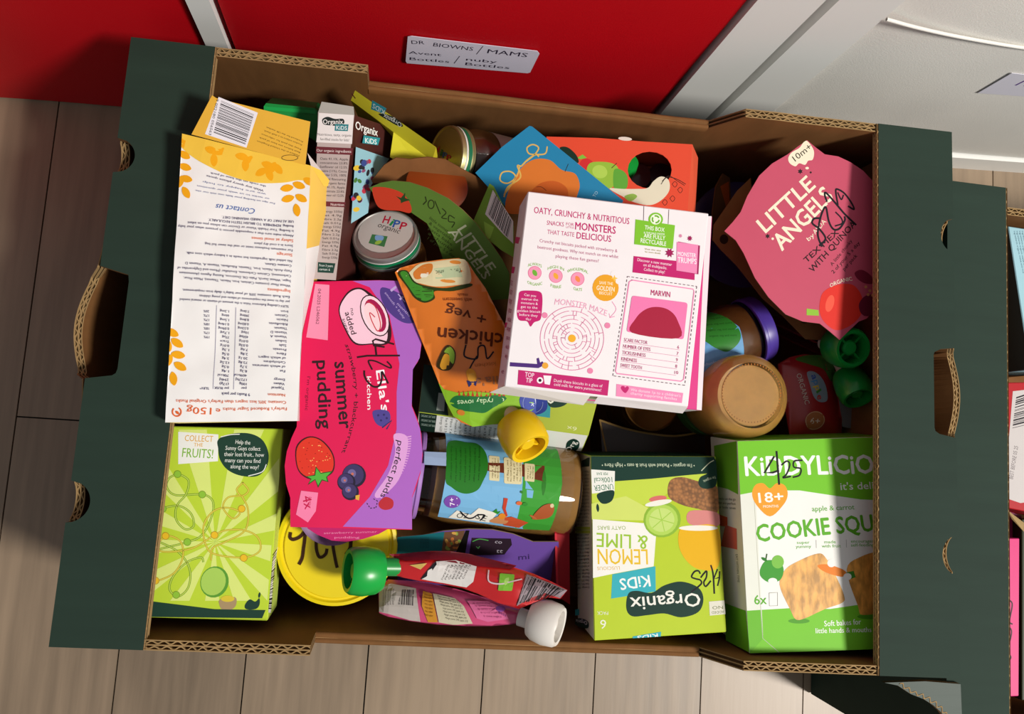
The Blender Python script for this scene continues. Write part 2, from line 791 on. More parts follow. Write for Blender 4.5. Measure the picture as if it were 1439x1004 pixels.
unit('shelf_unit', sDL - .39, sE1, [(sDL - .39, sDL - .355), (sDL, sDR), (sE0, sE1)], 'white shelf unit holding the two red bins', 1)
unit('shelf_unit', sF0, sF1 + .44, [(sF0, sF1), (sF1 + .405, sF1 + .44)], 'white shelf unit holding the white fabric bin', 2)


def bin_box(s0, s1, z0, z1, d, m, label, sag, seam=None):
    b = thing('fabric_bin', cpt((s0 + s1) / 2, 0, -.15), label, 'storage bin', 'fabric bins in the shelf units')
    n, k = 24, 14
    vs, fs = [], []
    for j in range(k + 1):
        for i in range(n + 1):
            u, w = i / n, j / k
            bul = sag * math.sin(math.pi * u) ** .7 * math.sin(math.pi * min(1, w * .9 + .1)) + .0015 * noise.noise(V((u * 3, w * 4, s0 * 9)))
            vs.append(cpt(s0 + (s1 - s0) * u, z0 + (z1 - z0) * w, d + bul))
    for j in range(k):
        for i in range(n):
            a = j * (n + 1) + i
            fs.append((a, a + 1, a + n + 2, a + n + 1))
    make('front_panel', vs, fs, m, b, smooth=True)
    for a in (s0, s1 - .004):
        v, f = cbox(a, a + .004, -.34, d, z0, z1)
        make('side_panel', v, f, m, b)
    v, f = cbox(s0, s1, -.345, -.34, z0, z1)
    make('back_panel', v, f, m, b)
    v, f = cbox(s0, s1, -.34, d, z0, z0 + .004)
    make('base_panel', v, f, m, b)
    return b


red = mat('#c40a18', .5, 'fabric', 'red_fabric')
bin_box(sDL - .353, sDL - .004, .002, .385, -.006, red, 'plain red fabric bin with no sticker on its front', .006)
rb = bin_box(sDR + .004, sE0 - .004, .002, .385, -.006, red, 'wide red fabric bin with a handwritten white sticker', .006)
wb = bin_box(sF1 + .004, sF1 + .40, .03, .385, -.008, mat('#f2efe8', .6, 'fabric', 'white_fabric'), 'off white fabric bin with a piped seam and purple handwriting', .006)
# bottom rail of the right hand unit
v, f = cbox(sF1, sF1 + .42, -.38, -.002, .0, .028)
make('bottom_panel', v, f, white, THINGS[2])
# piping seam on the white bin
ps = [FRONT.w(px, py) - CN * .0015 for px, py in catmull([(1246, 30), (1290, 42), (1350, 55), (1439, 70), (1520, 78)], False, 6)]
vs, fs = [], []
for i, p in enumerate(ps):
    for t in range(6):
        a = t * math.pi / 3
        vs.append(p + V((0, 0, 1)) * math.sin(a) * .0014 + CN * math.cos(a) * .0014)
    if i:
        for t in range(6):
            b = (t + 1) % 6
            fs.append(((i - 1) * 6 + t, (i - 1) * 6 + b, i * 6 + b, i * 6 + t))
make('piping', vs, fs, mat('#f2efe8', .6, 'fabric', 'white_fabric'), wb, smooth=True)
# stickers
FS = Surf([cpt(0, 0, .0012), cpt(1, 0, .0012), cpt(0, 1, .0012)])
st = plate(rb, FS, [(573, 52), (578, 51), (755, 72), (758, 76), (745, 102), (741, 103), (572, 89), (570, 86)], .0004, '#d8d4e4', '#d8d4e4', 'paper_sticker')
A = Art(FS, (550, 45, 6.257))
ink = '#2a2038'
for w_, a, b, h in (('DR', (178, 104), (292, 108), 30), ('BIOWNS', (366, 125), (715, 165), 32), ('MAMS', (840, 185), (1190, 222), 36),
                    ('Avent', (152, 190), (438, 212), 24), ('Bottles', (160, 245), (508, 272), 24), ('nuby', (655, 250), (925, 275), 24), ('Bottles', (648, 290), (1035, 326), 24)):
    A.text(w_, a, b, h, ink, -.005)
A.line([(805, 125), (748, 195)], 7, ink)
A.line([(600, 212), (552, 275)], 7, ink)
A.build('handwriting', st)
FS2 = Surf([cpt(0, 0, -.001), cpt(1, 0, -.001), cpt(0, 1, -.001)])
st2 = plate(wb, FS2, [(1374, 131), (1422, 103), (1500, 112), (1500, 140)], .0004, '#dcdae6', '#dcdae6', 'paper_sticker')
A = Art(FS2)
A.text('To', (1420, 119), (1446, 123), 12, '#5a3a86', .0)
A.build('handwriting', st2)

# ------------------------------------------------------------------ cardboard crates
GREEN = mat('#26392f', .78, 'crate', 'green_card')
KRAFT = mat('#835a34', .8, 'kraft', 'kraft_card')
KDARK = mat('#5d4228', .9, 'kraft', 'kraft_core')
KEDGE = mat('#a98a5e', .85, 'kraft', 'kraft_cut_edge')


def flutes(name, parent, pts, across, inward, t, layers=2, wl=.0072, depth=.003):
    """the wavy paper between the liners, seen on a cut edge"""
    vs, fs = [], []
    L = [0]
    for a, b in zip(pts, pts[1:]):
        L.append(L[-1] + (b - a).length)
    n = max(6, int(L[-1] / wl * 8))
    across, inward = V(across).normalized(), V(inward).normalized()
    lt = t / layers
    for ly in range(layers):
        base = len(vs)
        for i in range(n + 1):
            s = L[-1] * i / n
            k = 0
            while k < len(L) - 2 and s > L[k + 1]:
                k += 1
            p = pts[k].lerp(pts[k + 1], (s - L[k]) / max(L[k + 1] - L[k], 1e-9))
            ph = 2 * math.pi * s / wl + ly * 1.7
            o = lt * (ly + .5) + math.sin(ph + 1.5 * noise.noise(p * 60)) * lt * (.30 + .12 * noise.noise(p * 90))
            for dd in (-.00045, .00045):
                for dn in (.0004, depth):
                    vs.append(p + across * (o + dd) + inward * dn)
            if i:
                q = base + 4 * i
                fs += [(q - 4, q, q + 2, q - 2), (q - 4, q - 3, q + 1, q), (q - 2, q + 2, q + 3, q - 1)]
    return make(name, vs, fs, KEDGE, parent)


def edge_sweep(pts, across, inward, t, depth=.0032):
    prof = [(0, 0), (.0007, 0), (.0007, depth), (t / 2 - .0004, depth), (t / 2 - .0004, .0002), (t / 2 + .0004, .0002), (t / 2 + .0004, depth), (t - .0007, depth), (t - .0007, 0), (t, 0)]
    across, inward = V(across).normalized(), V(inward).normalized()
    vs, fs, fm = [], [], []
    k = len(prof)
    for i, p in enumerate(pts):
        for a, d in prof:
            vs.append(p + across * a + inward * d)
        if i:
            for j in range(k - 1):
                b = i * k
                fs.append((b - k + j, b - k + j + 1, b + j + 1, b + j))
                fm.append(1 if prof[j][1] > .001 and prof[j + 1][1] > .001 else 0)
    return vs, fs, fm


def wall_board(parent, name, path, top, bot, inw, t, mo, mi, bulge=None, rows=6, flute_runs=()):
    """upright board: path of xy points, top z per point, thickness t along inw"""
    inw = V(inw)
    n = len(path)
    vs, fs, fm = [], [], []
    for side in (0, 1):
        for i, (x, y) in enumerate(path):
            for r in range(rows + 1):
                w = r / rows
                z = top[i] + (bot - top[i]) * w
                p = V((x, y, z)) + inw * (t * side)
                if bulge:
                    p = p - inw * bulge(x, y, z)
                vs.append(p)
    K = rows + 1
    for side in (0, 1):
        b0 = side * n * K
        for i in range(n - 1):
            for r in range(rows):
                a = b0 + i * K + r
                q = (a, a + 1, a + K + 1, a + K)
                fs.append(q if side == 0 else q[::-1])
                fm.append(side)
    tops = [vs[i * K] for i in range(n)]
    w_ = make(name, vs, fs, [mo, mi], parent, fm)
    ev, ef, efm = edge_sweep(tops, inw, (0, 0, -1), t)
    make('cut_edge', ev, ef, [KEDGE, KDARK], w_, efm)
    for e in (0, n - 1):
        q = [vs[e * K], vs[e * K + rows], vs[n * K + e * K + rows], vs[n * K + e * K]]
        make('end_edge', q, [(0, 1, 2, 3)], KEDGE, w_)
    for a, b in flute_runs:
        if b - a >= 1:
            flutes('corrugation', w_, tops[a:b + 1], inw, (0, 0, -1), t)
    return w_


def end_unit(parent, sx, xo, xi, y0, y1, rimf, notches, t=.0055, bul=0.0, bulc=0, wall_drop=0.0):
    """folded crate end: flat top flange with notches on the fold, outer wall and inner wall.
    sx=-1 left end, +1 right end; notches: (centre y, half width, depth in flange, depth in wall, square?)"""
    ys = set([y0, y1])
    n = 90
    for i in range(n + 1):
        ys.add(y0 + (y1 - y0) * i / n)
    for c, hw, *_ in notches:
        for i in range(17):
            ys.add(c - hw + 2 * hw * i / 16)
        ys.add(c - hw - 1e-5)
        ys.add(c + hw + 1e-5)
    ys = sorted(ys)

    def nd(y, k):
        for c, hw, df, dw, sq in notches:
            if abs(y - c) < hw:
                q = abs(y - c) / hw
                if sq:
                    return (df, dw)[k] * (1 - max(0, (q - .8) / .2) ** 3 * .75)
                return (df, dw)[k] * math.sqrt(1 - q * q)
        return 0
    vs, fs, fm = [], [], []
    for y in ys:
        xa = xo - sx * nd(y, 0)
        for (x, dz) in ((xa, 0), (xi, 0), (xi, -t), (xa, -t)):
            vs.append((x, y, rimf(x, y) + dz))
    m = len(ys)
    for i in range(m - 1):
        a, b = 4 * i, 4 * i + 4
        nt = nd(.5 * (ys[i] + ys[i + 1]), 0) > 0
        fs += [(a, b, b + 1, a + 1), (a + 3, a + 2, b + 2, b + 3), (a + 3, b + 3, b, a), (a + 1, b + 1, b + 2, a + 2)]
        fm += [0, 1, 1 if nt else 0, 1]
    fs += [(0, 1, 2, 3), (4 * m - 1, 4 * m - 2, 4 * m - 3, 4 * m - 4)]
    fm += [0, 0]
    fl = make('end_flange', vs, fs, [GREEN, KRAFT], parent, fm)
    # cut inner edge with its corrugation
    ip = [V((xi - sx * .0012, y, rimf(xi, y))) for y in ys]
    ev, ef, efm = edge_sweep(ip, (0, 0, -1), (sx, 0, 0), t)
    make('cut_edge', ev, ef, [KEDGE, KDARK], fl, efm)
    flutes('corrugation', fl, [p - V((0, 0, .0002)) for p in ip], (0, 0, -1), (sx, 0, 0), t - .0004)
    # outer wall
    yb = sorted(ys)
    path = [(xo, y) for y in yb]
    top = [rimf(xo, y) - (t + .0005 if nd(y, 1) == 0 else max(t + .0005, nd(y, 1))) for y in yb]

    def bulge(x, y, z):
        d = rimf(xo, y) - z
        g = math.exp(-((y - bulc) / .05) ** 2)
        return bul * g * min(1, d / .018) * (max(0, 1 - max(0, d - .022) / .15) if sx < 0 else max(.0, 1 - max(0, d - .021) / .012))
    runs = []
    i = 0
    while i < len(yb):
        if nd(yb[i], 1) > .003:
            j = i
            while j + 1 < len(yb) and nd(yb[j + 1], 1) > .003:
                j += 1
            runs.append((i, j))
            i = j
        i += 1
    wall_board(parent, 'end_wall', path, top, .002, (-sx, 0, 0), t, GREEN, KRAFT, bulge, 8, runs)
    # inner wall
    pi = [(xi - sx * -.004, y) for y in (y0 + .008, y1 - .008)]
    v, f = box_vf(*sorted((xi + sx * .030, xi + sx * .034)), y0 + .008, y1 - .008, .004, .10)
    vv = []
    for p in v:
        z = p[2] if p[2] < .05 else rimf(p[0], p[1]) - t - .0003
        vv.append((p[0], p[1], z))
    make('inner_wall', vv, f, KRAFT, parent)


def rim(x, y):
    return .2 + .045 * x - .0225 * y


crate = thing('fruit_crate', (0, 0, 0), 'open dark green cardboard fruit crate crammed with baby food packs', 'crate', 'green cardboard crates on the floor')


def yof(px, py, s):
    return at(px, py, .2 + (-.012 if s < 0 else .012)).y


xiL = np.mean([at(300, 100, rim(-.25, .18)).x, at(236, 600, rim(-.25, -.03)).x, at(206, 890, rim(-.25, -.19)).x])
xiR = np.mean([at(1238, 200, rim(.25, .18)).x, at(1236, 560, rim(.25, 0)).x, at(1233, 920, rim(.25, -.18)).x])
print('flange inner', xiL, xiR, [round(at(*p).x, 3) for p in ((300, 100, .185), (236, 600, .19), (206, 890, .192), (1238, 200, .207), (1236, 560, .21), (1233, 920, .216))])
cL = [yof(170, 216, -1), yof(135, 452, -1), yof(100, 705, -1)]
cR = [yof(1335, 330, 1), yof(1335, 552, 1), yof(1338, 780, 1)]
end_unit(crate, -1, -.3, xiL, -.2, .2, rim, [(cL[0], .012, .0125, .012, False), (cL[1], .037, .019, .024, True), (cL[2], .013, .013, .012, False)], bul=.020, bulc=cL[1])
end_unit(crate, 1, .3, xiR, -.2, .2, rim, [(cR[0], .013, .010, .012, False), (cR[1], .033, .017, .018, True), (cR[2], .014, .012, .012, False)], bul=.018, bulc=cR[1])


def long_wall(y, inw, prof, t, outm):
    """prof: (x, drop below rim)"""
    pts = []
    for (x0, d0), (x1, d1) in zip(prof, prof[1:]):
        n = max(1, int(abs(x1 - x0) / .012))
        for i in range(n):
            q = i / n
            wob = 0.0007 * noise.noise(V((x0 + (x1 - x0) * q, y, 1)) * 40)
            pts.append((x0 + (x1 - x0) * q, d0 + (d1 - d0) * q + wob))
    pts.append(prof[-1])
    path = [(p[0], y) for p in pts]
    top = [rim(p[0], y) - p[1] for p in pts]
    runs, i = [], 0
    low = [p[1] > .012 for p in pts]
    ear = [p[1] < .004 for p in pts]
    while i < len(pts):
        if ear[i]:
            j = i
            while j + 1 < len(pts) and ear[j + 1]:
                j += 1
            runs.append((i, j))
            i = j
        i += 1
    w_ = wall_board(crate, 'side_wall', path, top, .002, inw, t, outm, KRAFT, None, 4, runs)
    # the low middle stretch is folded over: a soft double edge instead of a cut one
    idx = [i for i in range(len(pts)) if low[i]]
    vs, fs = [], []
    iv = V(inw)
    prof = [(-.0004, -.007), (-.0004, 0), (.0008, .0010), (.0026, .0008), (.0031, -.0004), (.0036, .0007), (.0056, .0009), (t + .0003, 0), (t + .0003, -.007)]
    for k, i in enumerate(idx):
        wob = .0006 * noise.noise(V((path[i][0] * 30, y * 9, 4)))
        for a, dz in prof:
            vs.append(V((path[i][0], y, top[i] + dz + wob)) + iv * a)
        if k:
            n_ = len(prof)
            for j in range(n_ - 1):
                fs.append(((k - 1) * n_ + j, (k - 1) * n_ + j + 1, k * n_ + j + 1, k * n_ + j))
    make('folded_edge', vs, fs, KRAFT, w_, smooth=True)
    return w_


xa = at(518, 88, .185).x
xb = at(1052, 152, .205).x
xc = at(1000, 185, .18).x
xd = at(437, 915, .19).x
xe = at(1045, 935, .21).x
xf = at(985, 912, .18).x
print('ears', xa, xb, xc, xd, xe, xf)
long_wall(.2, (0, -1, 0), [(-.294, .007), (xiL - .0025, .007), (xiL - .002, .0004), (xa, .0004), (xa + .0004, .026), (xc, .028), (xb, .0008), (xiR + .002, .0008), (xiR + .0025, .007), (.294, .007)], .0065, GREEN)
long_wall(-.2, (0, 1, 0), [(-.294, .007), (xiL - .0025, .007), (xiL - .002, .0004), (xd, .0004), (xd + .0004, .034), (xf, .034), (xe, .0008), (xiR + .002, .0008), (xiR + .0025, .007), (.294, .007)], .0065, GREEN)
v, f = box_vf(-.296, .296, -.196, .196, .001, .005)
make('base_panel', v, f, KRAFT, crate)
# ------------------------------------------------------------------ contents of the crate
W = '#f2f0ee'
INK = '#17141c'


def wq(pts):
    """quad of picture points with heights -> world points"""
    return [at(*p) for p in pts]


def mid(q, dz=0):
    c = sum((V(p) for p in q), V((0, 0, 0))) / len(q)
    return V((c.x, c.y, min(p.z for p in q) + dz))


# ---- white and yellow rusk carton --------------------------------------------------------------
zz = .203
q = wq([(256, 188, zz), (437, 233, zz), (418, 592, zz), (232, 594, zz)])
rc = thing('rusk_carton', mid(q, -.05), 'crumpled white rusk carton with nutrition table and open yellow barcode flap', 'carton')


def rh(u, v):
    return .0016 * noise.noise(V((u * 22, v * 18, 3))) + .0010 * noise.noise(V((u * 60, v * 55, 8))) - .004 * max(0, 1 - abs(v - v_top) / .03) * 0


S = Surf([q[0], q[1], q[3]])
v_top = 0
S.h = rh
# front as a fine grid so that the card can buckle
bq = [S.uv(256, 188), S.uv(437, 233), S.uv(418, 592), S.uv(232, 594)]
n1, n2 = 20, 34
vs, fs = [], []
for j in range(n2 + 1):
    for i in range(n1 + 1):
        a, b = i / n1, j / n2
        p = (V(bq[0]) * (1 - a) + V(bq[1]) * a) * (1 - b) + (V(bq[3]) * (1 - a) + V(bq[2]) * a) * b
        vs.append(S.pos(p.x, p.y))
for j in range(n2):
    for i in range(n1):
        k = j * (n1 + 1) + i
        fs.append((k, k + n1 + 1, k + n1 + 2, k + 1))
make('front_panel', vs, fs, mat(W, .45), rc, smooth=True)
# right side, pushed in and crumpled; left side; bottom end; back
right_top = [(441, 243), (447, 300), (430, 350), (424, 420), (416, 480), (414, 540), (418, 592)]
rt = [S.pos(*(V(bq[1]).lerp(V(bq[2]), i / 6))) for i in range(7)]
ro = [at(472, 268, .178), at(466, 300, .180), at(449, 345, .184), at(440, 400, .190), at(424, 470, .193), at(417, 530, .194), at(421, 592, .194)]
rb_ = [V((p.x - .004, p.y, p.z - .008)) for p in ro]
vs = rt + ro + rb_
fs = [(i, i + 1, i + 8, i + 7) for i in range(6)] + [(i + 7, i + 8, i + 15, i + 14) for i in range(6)]
make('side_panel', vs, fs, [mat(W, .45), mat('#f0c65a', .45)], rc, [1, 1, 0, 0, 0, 0] + [1, 1, 0, 0, 0, 0], smooth=True)
L0, L3 = S.pos(*bq[0]), S.pos(*bq[3])
R3 = rt[6]
dn = V((0, 0, -.0115))
M3 = V((xiL + .004, L3.y, L3.z - .017))
M0 = V((xiL + .004, L0.y, L0.z - .017))
K3 = V((xiL + .003, L3.y, L3.z + dn.z))
K0 = V((xiL + .003, L0.y, L0.z + dn.z))
make('side_panel', [L0, L3, L3 + dn, L0 + dn], [(0, 1, 2, 3)], mat(W, .45), rc)
make('end_panel', [L3, R3, rb_[6], M3, K3, L3 + dn], [(0, 1, 2, 3, 4, 5)], mat('#f4d98c', .45), rc)
make('back_panel', [L0 + dn, K0, M0, rb_[0], rb_[6], M3, K3, L3 + dn], [(0, 1, 6, 7), (1, 2, 5, 6), (2, 3, 4, 5)], mat('#eec35a', .45), rc)
A = Art(S, (200, 100, 3.86), base=.0003, clip=[(256, 188), (437, 233), (418, 592), (232, 594)])
YL, LF, NV, OR = '#f3c747', '#f2a916', '#2a2260', '#e2672e'
A.blob([(190, 380), (205, 330), (300, 330), (560, 400), (880, 490), (960, 530), (935, 600), (850, 592), (760, 606), (620, 606), (480, 572), (330, 502), (240, 440)], YL)
for x, y, a in ((225, 395, 50), (228, 455, 30), (232, 520, 20), (238, 585, 15), (238, 660, 60), (205, 600, -70),
                (375, 432, 20), (425, 438, -20), (390, 485, 90), (540, 465, 10), (592, 480, -10), (560, 510, 90),
                (645, 548, -30), (690, 562, 70), (735, 530, 50), (680, 510, 20), (705, 525, -60),
                (790, 692, -15), (862, 690, 30), (838, 755, 80), (785, 635, -10), (850, 620, 20), (905, 600, 30)):
    A.leaf(x, y, 36, 20, a, LF)
tiny = '#4a4468'
A.text('With any query please quote', (660, 645), (350, 565), 11, NV, .004)
A.text('the code on the base of pack', (672, 622), (372, 550), 10, NV, .004)
A.text('For tips on feeding your little one visit our site', (720, 715), (290, 645), 9, '#5d6a9c')
A.text('or write to us with your question', (690, 690), (300, 620), 9, '#5d6a9c')
A.text('we are happy to help', (672, 665), (330, 598), 9, '#5d6a9c')
A.text('Contact us', (617, 748), (405, 722), 30, '#3d63ae', .004, shear=.3)
A.text('USE AS PART OF A VARIED WEANING DIET.', (822, 812), (432, 786), 13, NV, .012)
A.text('feeding. REMEMBER TO BRUSH TEETH REGULARLY.', (822, 838), (360, 802), 13, NV, .01)
A.text('is feeding. Your Health Visitor or Doctor can advise you on infant', (822, 864), (248, 818), 13, NV)
A.text('Always make sure that a responsible person is present when your baby', (822, 890), (195, 836), 13, NV)
A.text('Safety at meal times', (820, 914), (594, 900), 16, OR, .01)
A.text('Store in a cool dry place', (818, 943), (608, 930), 13, NV)
A.frame(200, 340, 3.587)
A.text('For maximum freshness twist or seal the inner foil bag.', (758, 38), (315, 6), 12, NV)
A.text('Storage', (757, 60), (678, 55), 15, OR, .012)
for t, p0, p1, bd in (('No added milk ingredients but made in a bakery which uses milk.', (755, 92), (225, 53), 0),
                      ('Contains Gluten.', (752, 115), (617, 106), .012),
                      ('Fatty Acids, Niacin, Iron, Thiamin, Riboflavin, Vitamin A, Vitamin D', (752, 142), (220, 104), 0),
                      ('Carbonates), Calcium Carbonate, Emulsifier (Mono-and Diglycerides of', (750, 167), (180, 127), 0),
                      ('Sugar, Wheat Starch, Palm Oil, Dextrose, Raising Agents (Ammonium', (749, 192), (190, 152), 0),
                      ('Wheat Flour (contains Calcium, Iron, Niacin, Thiamin), Maize Flour,', (747, 216), (210, 178), 0),
                      ("Each Rusk contains 20% of your baby's daily iron requirement.", (742, 272), (203, 238), .01),
                      ('per day to meet the requirements of infants and young children', (742, 296), (290, 268), 0),
                      ('%LRV-Labelling Reference Value is the amount of vitamin or mineral needed', (738, 320), (190, 285), 0)):
    A.text(t, p0, p1, 12, NV, bd)
A.text('Ingredients', (745, 242), (632, 234), 15, OR, .012)
lab = ['Iron', 'Calcium', 'Niacin', 'Riboflavin', 'Thiamin', 'Vitamin D', 'Vitamin A', 'Sodium', 'Salt', 'Protein', 'Fibre', 'of which sugars', 'Carbohydrate', 'of which saturates', 'Fat', '', 'Energy', 'Values', 'Typical']
v1 = ['7.0mg', '390mg', '8.8mg', '0.82mg', '0.53mg', '10µg', '450µg', '0.01g', '0.03g', '7.6g', '2.8g', '20.1g', '73.8g', '3.7g', '8.3g', '409kcal', '1727kJ', '100g', 'per']
v2 = ['1.2mg', '66mg', '1.5mg', '0.14mg', '0.09mg', '1.7µg', '77µg', 'Trace', '0.01g', '1.3g', '0.5g', '3.4g', '12.5g', '0.5g', '1.4g', '70kcal', '294kJ', '(17g)', 'per RUSK']
v3 = ['20%', '17%', '17%', '18%', '18%', '17%', '19%'] + [''] * 11 + ['%LRV*']
for i in range(19):
    y = 346 + i * 21.6
    for txt, x in ((lab[i], 735 - i * .9), (v1[i], 540 - i * .7), (v2[i], 438), (v3[i], 338)):
        if txt:
            A.text(txt, (x, y), (x - 9.2 * len(txt), y - 1.2 * len(txt) * .4), 12, NV, .012 if i > 16 else 0)
A.line([(472, 332), (462, 745)], 1.6, '#57548a')
A.line([(376, 322), (358, 742)], 1.6, '#57548a')
A.text('Nutrition', (722, 768), (636, 765), 14, OR, .012)
A.text('9 Rusks per pack', (545, 766), (400, 760), 14, NV, .01)
A.text("Contains 30% less sugars than Farley's Original Rusks", (727, 804), (172, 796), 15, OR, .006)
A.text("Farley's Reduced Sugar Rusks", (730, 836), (408, 838), 15, OR, .006)
A.text('150g', (350, 838), (226, 834), 34, OR, .006)
A.text('e', (395, 842), (372, 841), 24, OR)
A.ring(175, 858, 22, 7, OR, a0=-60, a1=230)
A.leaf(178, 862, 12, 7, 40, OR)
for x, y, a in ((150, 458, 25), (175, 510, 35), (180, 570, 10), (190, 628, 30), (156, 690, 80), (128, 520, 70), (130, 600, -60)):
    A.leaf(x, y, 36, 20, a, LF)
A.build('front_print', rc, grid=.006)
# open yellow flap with barcode
F = Surf([(269, 190, zz + .001), (429, 229, zz + .001), (300, 135, zz + .010)])
fl = plate(rc, F, [(269, 189), (298, 134), (304, 138), (436, 171), (429, 232)], .0006, '#e3ae3c', '#c9a06a', 'end_flap')
A = Art(F, (200, 100, 3.86))
A.poly([(414, 140), (627, 226), (565, 416), (340, 342)], '#e9e4ea')
A.bars((428, 160), (606, 236), (386, 338), 25, 4, c=(558, 402))
A.text('9 002180 056563', (402, 150), (360, 345), 14, INK)
for i, t in enumerate(('Produced for the UK market.', 'Product subject to a shelf check.', 'Keep this pack for reference', 'Best before see base of pack', 'Packed in the United Kingdom')):
    A.text(t, (872 - i * 5, 380 - 0 + i * 17 if i < 2 else 388 + i * 17), (672 - i * 12, 300 + i * 19), 8, '#5b4420')
A.ring(800, 470, 44, 3, '#5b4420', ry=15)
A.build('barcode_print', fl)
vs = [S.pos(*bq[1]), at(452, 240, .195), at(455, 262, .19), at(432, 215, .196), at(470, 262, .182)]
make('torn_flap', vs, [(0, 3, 1), (0, 1, 2), (2, 1, 4)], [mat('#e9c04c', .5), mat('#ece8e4', .5)], rc, [1, 0, 0])

# ---- lime carton with the fruit game ------------------------------------------------------------
zz = .171
q = wq([(228, 599, zz), (398, 603, zz), (376, 873, zz), (203, 868, zz)])
gc = thing('snack_bar_carton', mid(q, -.045), 'lime green carton back with a fruit collecting puzzle of looping lines', 'carton', 'cartons lying in the crate')
carton_body(gc, q, .045, ('#bcd63a', '#2d4a33', '#c5d860', '#c9d77a', '#b4cf3f', '#9dbb3a'))
S = Surf([q[0], q[1], q[3]])
A = Art(S, (190, 580, 3.139), clip=q)
cx, cy = 352, 572
for k in range(13):
    a0 = 2 * math.pi * (k + .1) / 13
    a1 = a0 + math.pi / 13
    pts = [(cx, cy)]
    for a in (a0, (a0 + a1) / 2, a1):
        dx, dy = math.cos(a), math.sin(a)
        t = min(((640 if dx > 0 else -cx + 75) - (cx if dx > 0 else 0)) / dx if abs(dx) > .01 else 999, ((835 - cy) / dy if dy > 0 else (68 - cy) / dy) if abs(dy) > .01 else 999)
        lim = t * .985
        x = cx + dx * lim
        if dy > 0 and dx > 0:
            x = min(x, 640 - (cy + dy * lim - 70) * .075)
        pts.append((x, cy + dy * lim))
    A.poly(pts, '#d9e77e')
A.poly([(190, 85), (367, 97), (365, 215), (190, 228)], '#eff0ec')
for w_, x, c in (('COLLECT', 216, '#e0a83c'), ('THE', 258, '#e0a83c')):
    pass
A.text('COLLECT', (218, 126), (343, 130), 27, '#dfa63a', .012)
A.text('THE', (258, 150), (298, 151), 16, '#dfa63a', .012)
A.text('FRUITS!', (206, 196), (342, 203), 40, '#7fb53a', .012)
A.blob([(366, 120), (420, 95), (500, 92), (560, 120), (588, 180), (580, 240), (540, 280), (470, 280), (410, 255), (375, 210), (366, 160)], '#1f3f33')
for i, (t, x0, x1) in enumerate((('Help the', 442, 507), ('Sunny Guys collect', 398, 552), ('their lost fruit.. how', 392, 568), ('many can you find', 396, 552), ('along the way?', 420, 545))):
    A.text(t, (x0, 138 + i * 27), (x1, 142 + i * 27), 18, '#eef0ea', .0)
A.line([(378, 108), (420, 98), (460, 96)], 4, '#eef0ea', True)
A.line([(500, 280), (560, 262), (578, 230)], 4, '#eef0ea', True)
D1, D2 = '#5e8d2c', '#b8a128'
loops = [(D1, [(190, 270), (150, 290), (140, 330), (180, 365), (300, 362), (345, 400), (330, 480), (290, 545), (230, 572), (120, 600), (90, 610)], 5),
         (D1, [(190, 270), (235, 300), (225, 360), (185, 410), (180, 470), (220, 515), (258, 500), (245, 445), (190, 412), (110, 425)], 5),
         (D1, [(92, 565), (190, 615), (240, 690), (235, 770), (190, 812), (152, 780), (170, 720), (230, 660), (290, 640), (300, 658)], 5),
         (D2, [(475, 310), (448, 340), (470, 368), (500, 345), (475, 310)], 4),
         (D2, [(470, 368), (410, 375), (388, 420), (430, 468), (462, 440), (400, 420), (340, 440), (302, 500), (310, 580), (350, 625), (480, 640), (550, 610), (540, 550), (480, 520), (400, 520), (350, 540)], 4),
         (D2, [(470, 368), (498, 430), (485, 520), (400, 570), (340, 600), (335, 650)], 4),
         (D2, [(350, 540), (250, 600), (130, 615), (95, 590), (140, 545), (200, 570), (210, 640), (170, 710), (95, 745)], 4)]
for c, pts, w_ in loops:
    A.line(pts, w_ + 4, c, True)
    A.line(pts, w_ - 1, '#c9dc58' if c == D1 else '#e0d65a', True)
for x, y, c in ((187, 272, '#8fc23c'), (296, 362, '#8fc23c'), (122, 425, '#8fc23c'), (230, 572, '#8fc23c'), (181, 805, '#8fc23c'), (470, 425, '#e9bd2a'), (350, 541, '#e9bd2a'), (134, 545, '#e9bd2a'), (479, 642, '#e9bd2a'), (90, 742, '#e9bd2a')):
    A.ell(x, y, 17, 17, '#7d9a2c' if c[1] == '8' else '#b8932a')
    A.ell(x, y, 14, 14, c)
# a plain lime beside a basket of fruit
A.ell(350, 748, 62, 70, '#5c9a36', 20)
A.ell(345, 746, 54, 62, '#a9cf5c', 20)
A.blob([(375, 825), (440, 815), (445, 850), (420, 872), (385, 870), (372, 850)], '#a9916a')
A.ell(408, 822, 30, 14, '#d9c43a')
A.poly([(62, 832), (350, 868), (575, 872), (560, 908), (56, 902)], '#1f3f33')
A.blob([(484, 850), (505, 825), (530, 835), (548, 820), (548, 850), (530, 868), (490, 868)], '#1f3f33')
A.leaf(548, 806, 13, 5, 100, '#1f3f33')
A.build('game_print', gc)
SS = side_surf(q, .045, 1, 2)
A = Art(SS, (190, 580, 3.139), clip=side_clip(q, .045, 1, 2))
A.poly([(629, 590), (612, 690), (598, 885), (574, 880), (590, 690)], '#eceae6')
A.bars((598, 640), (625, 600), (576, 870), 26, 9, c=(600, 872))
A.build('barcode_print', gc)

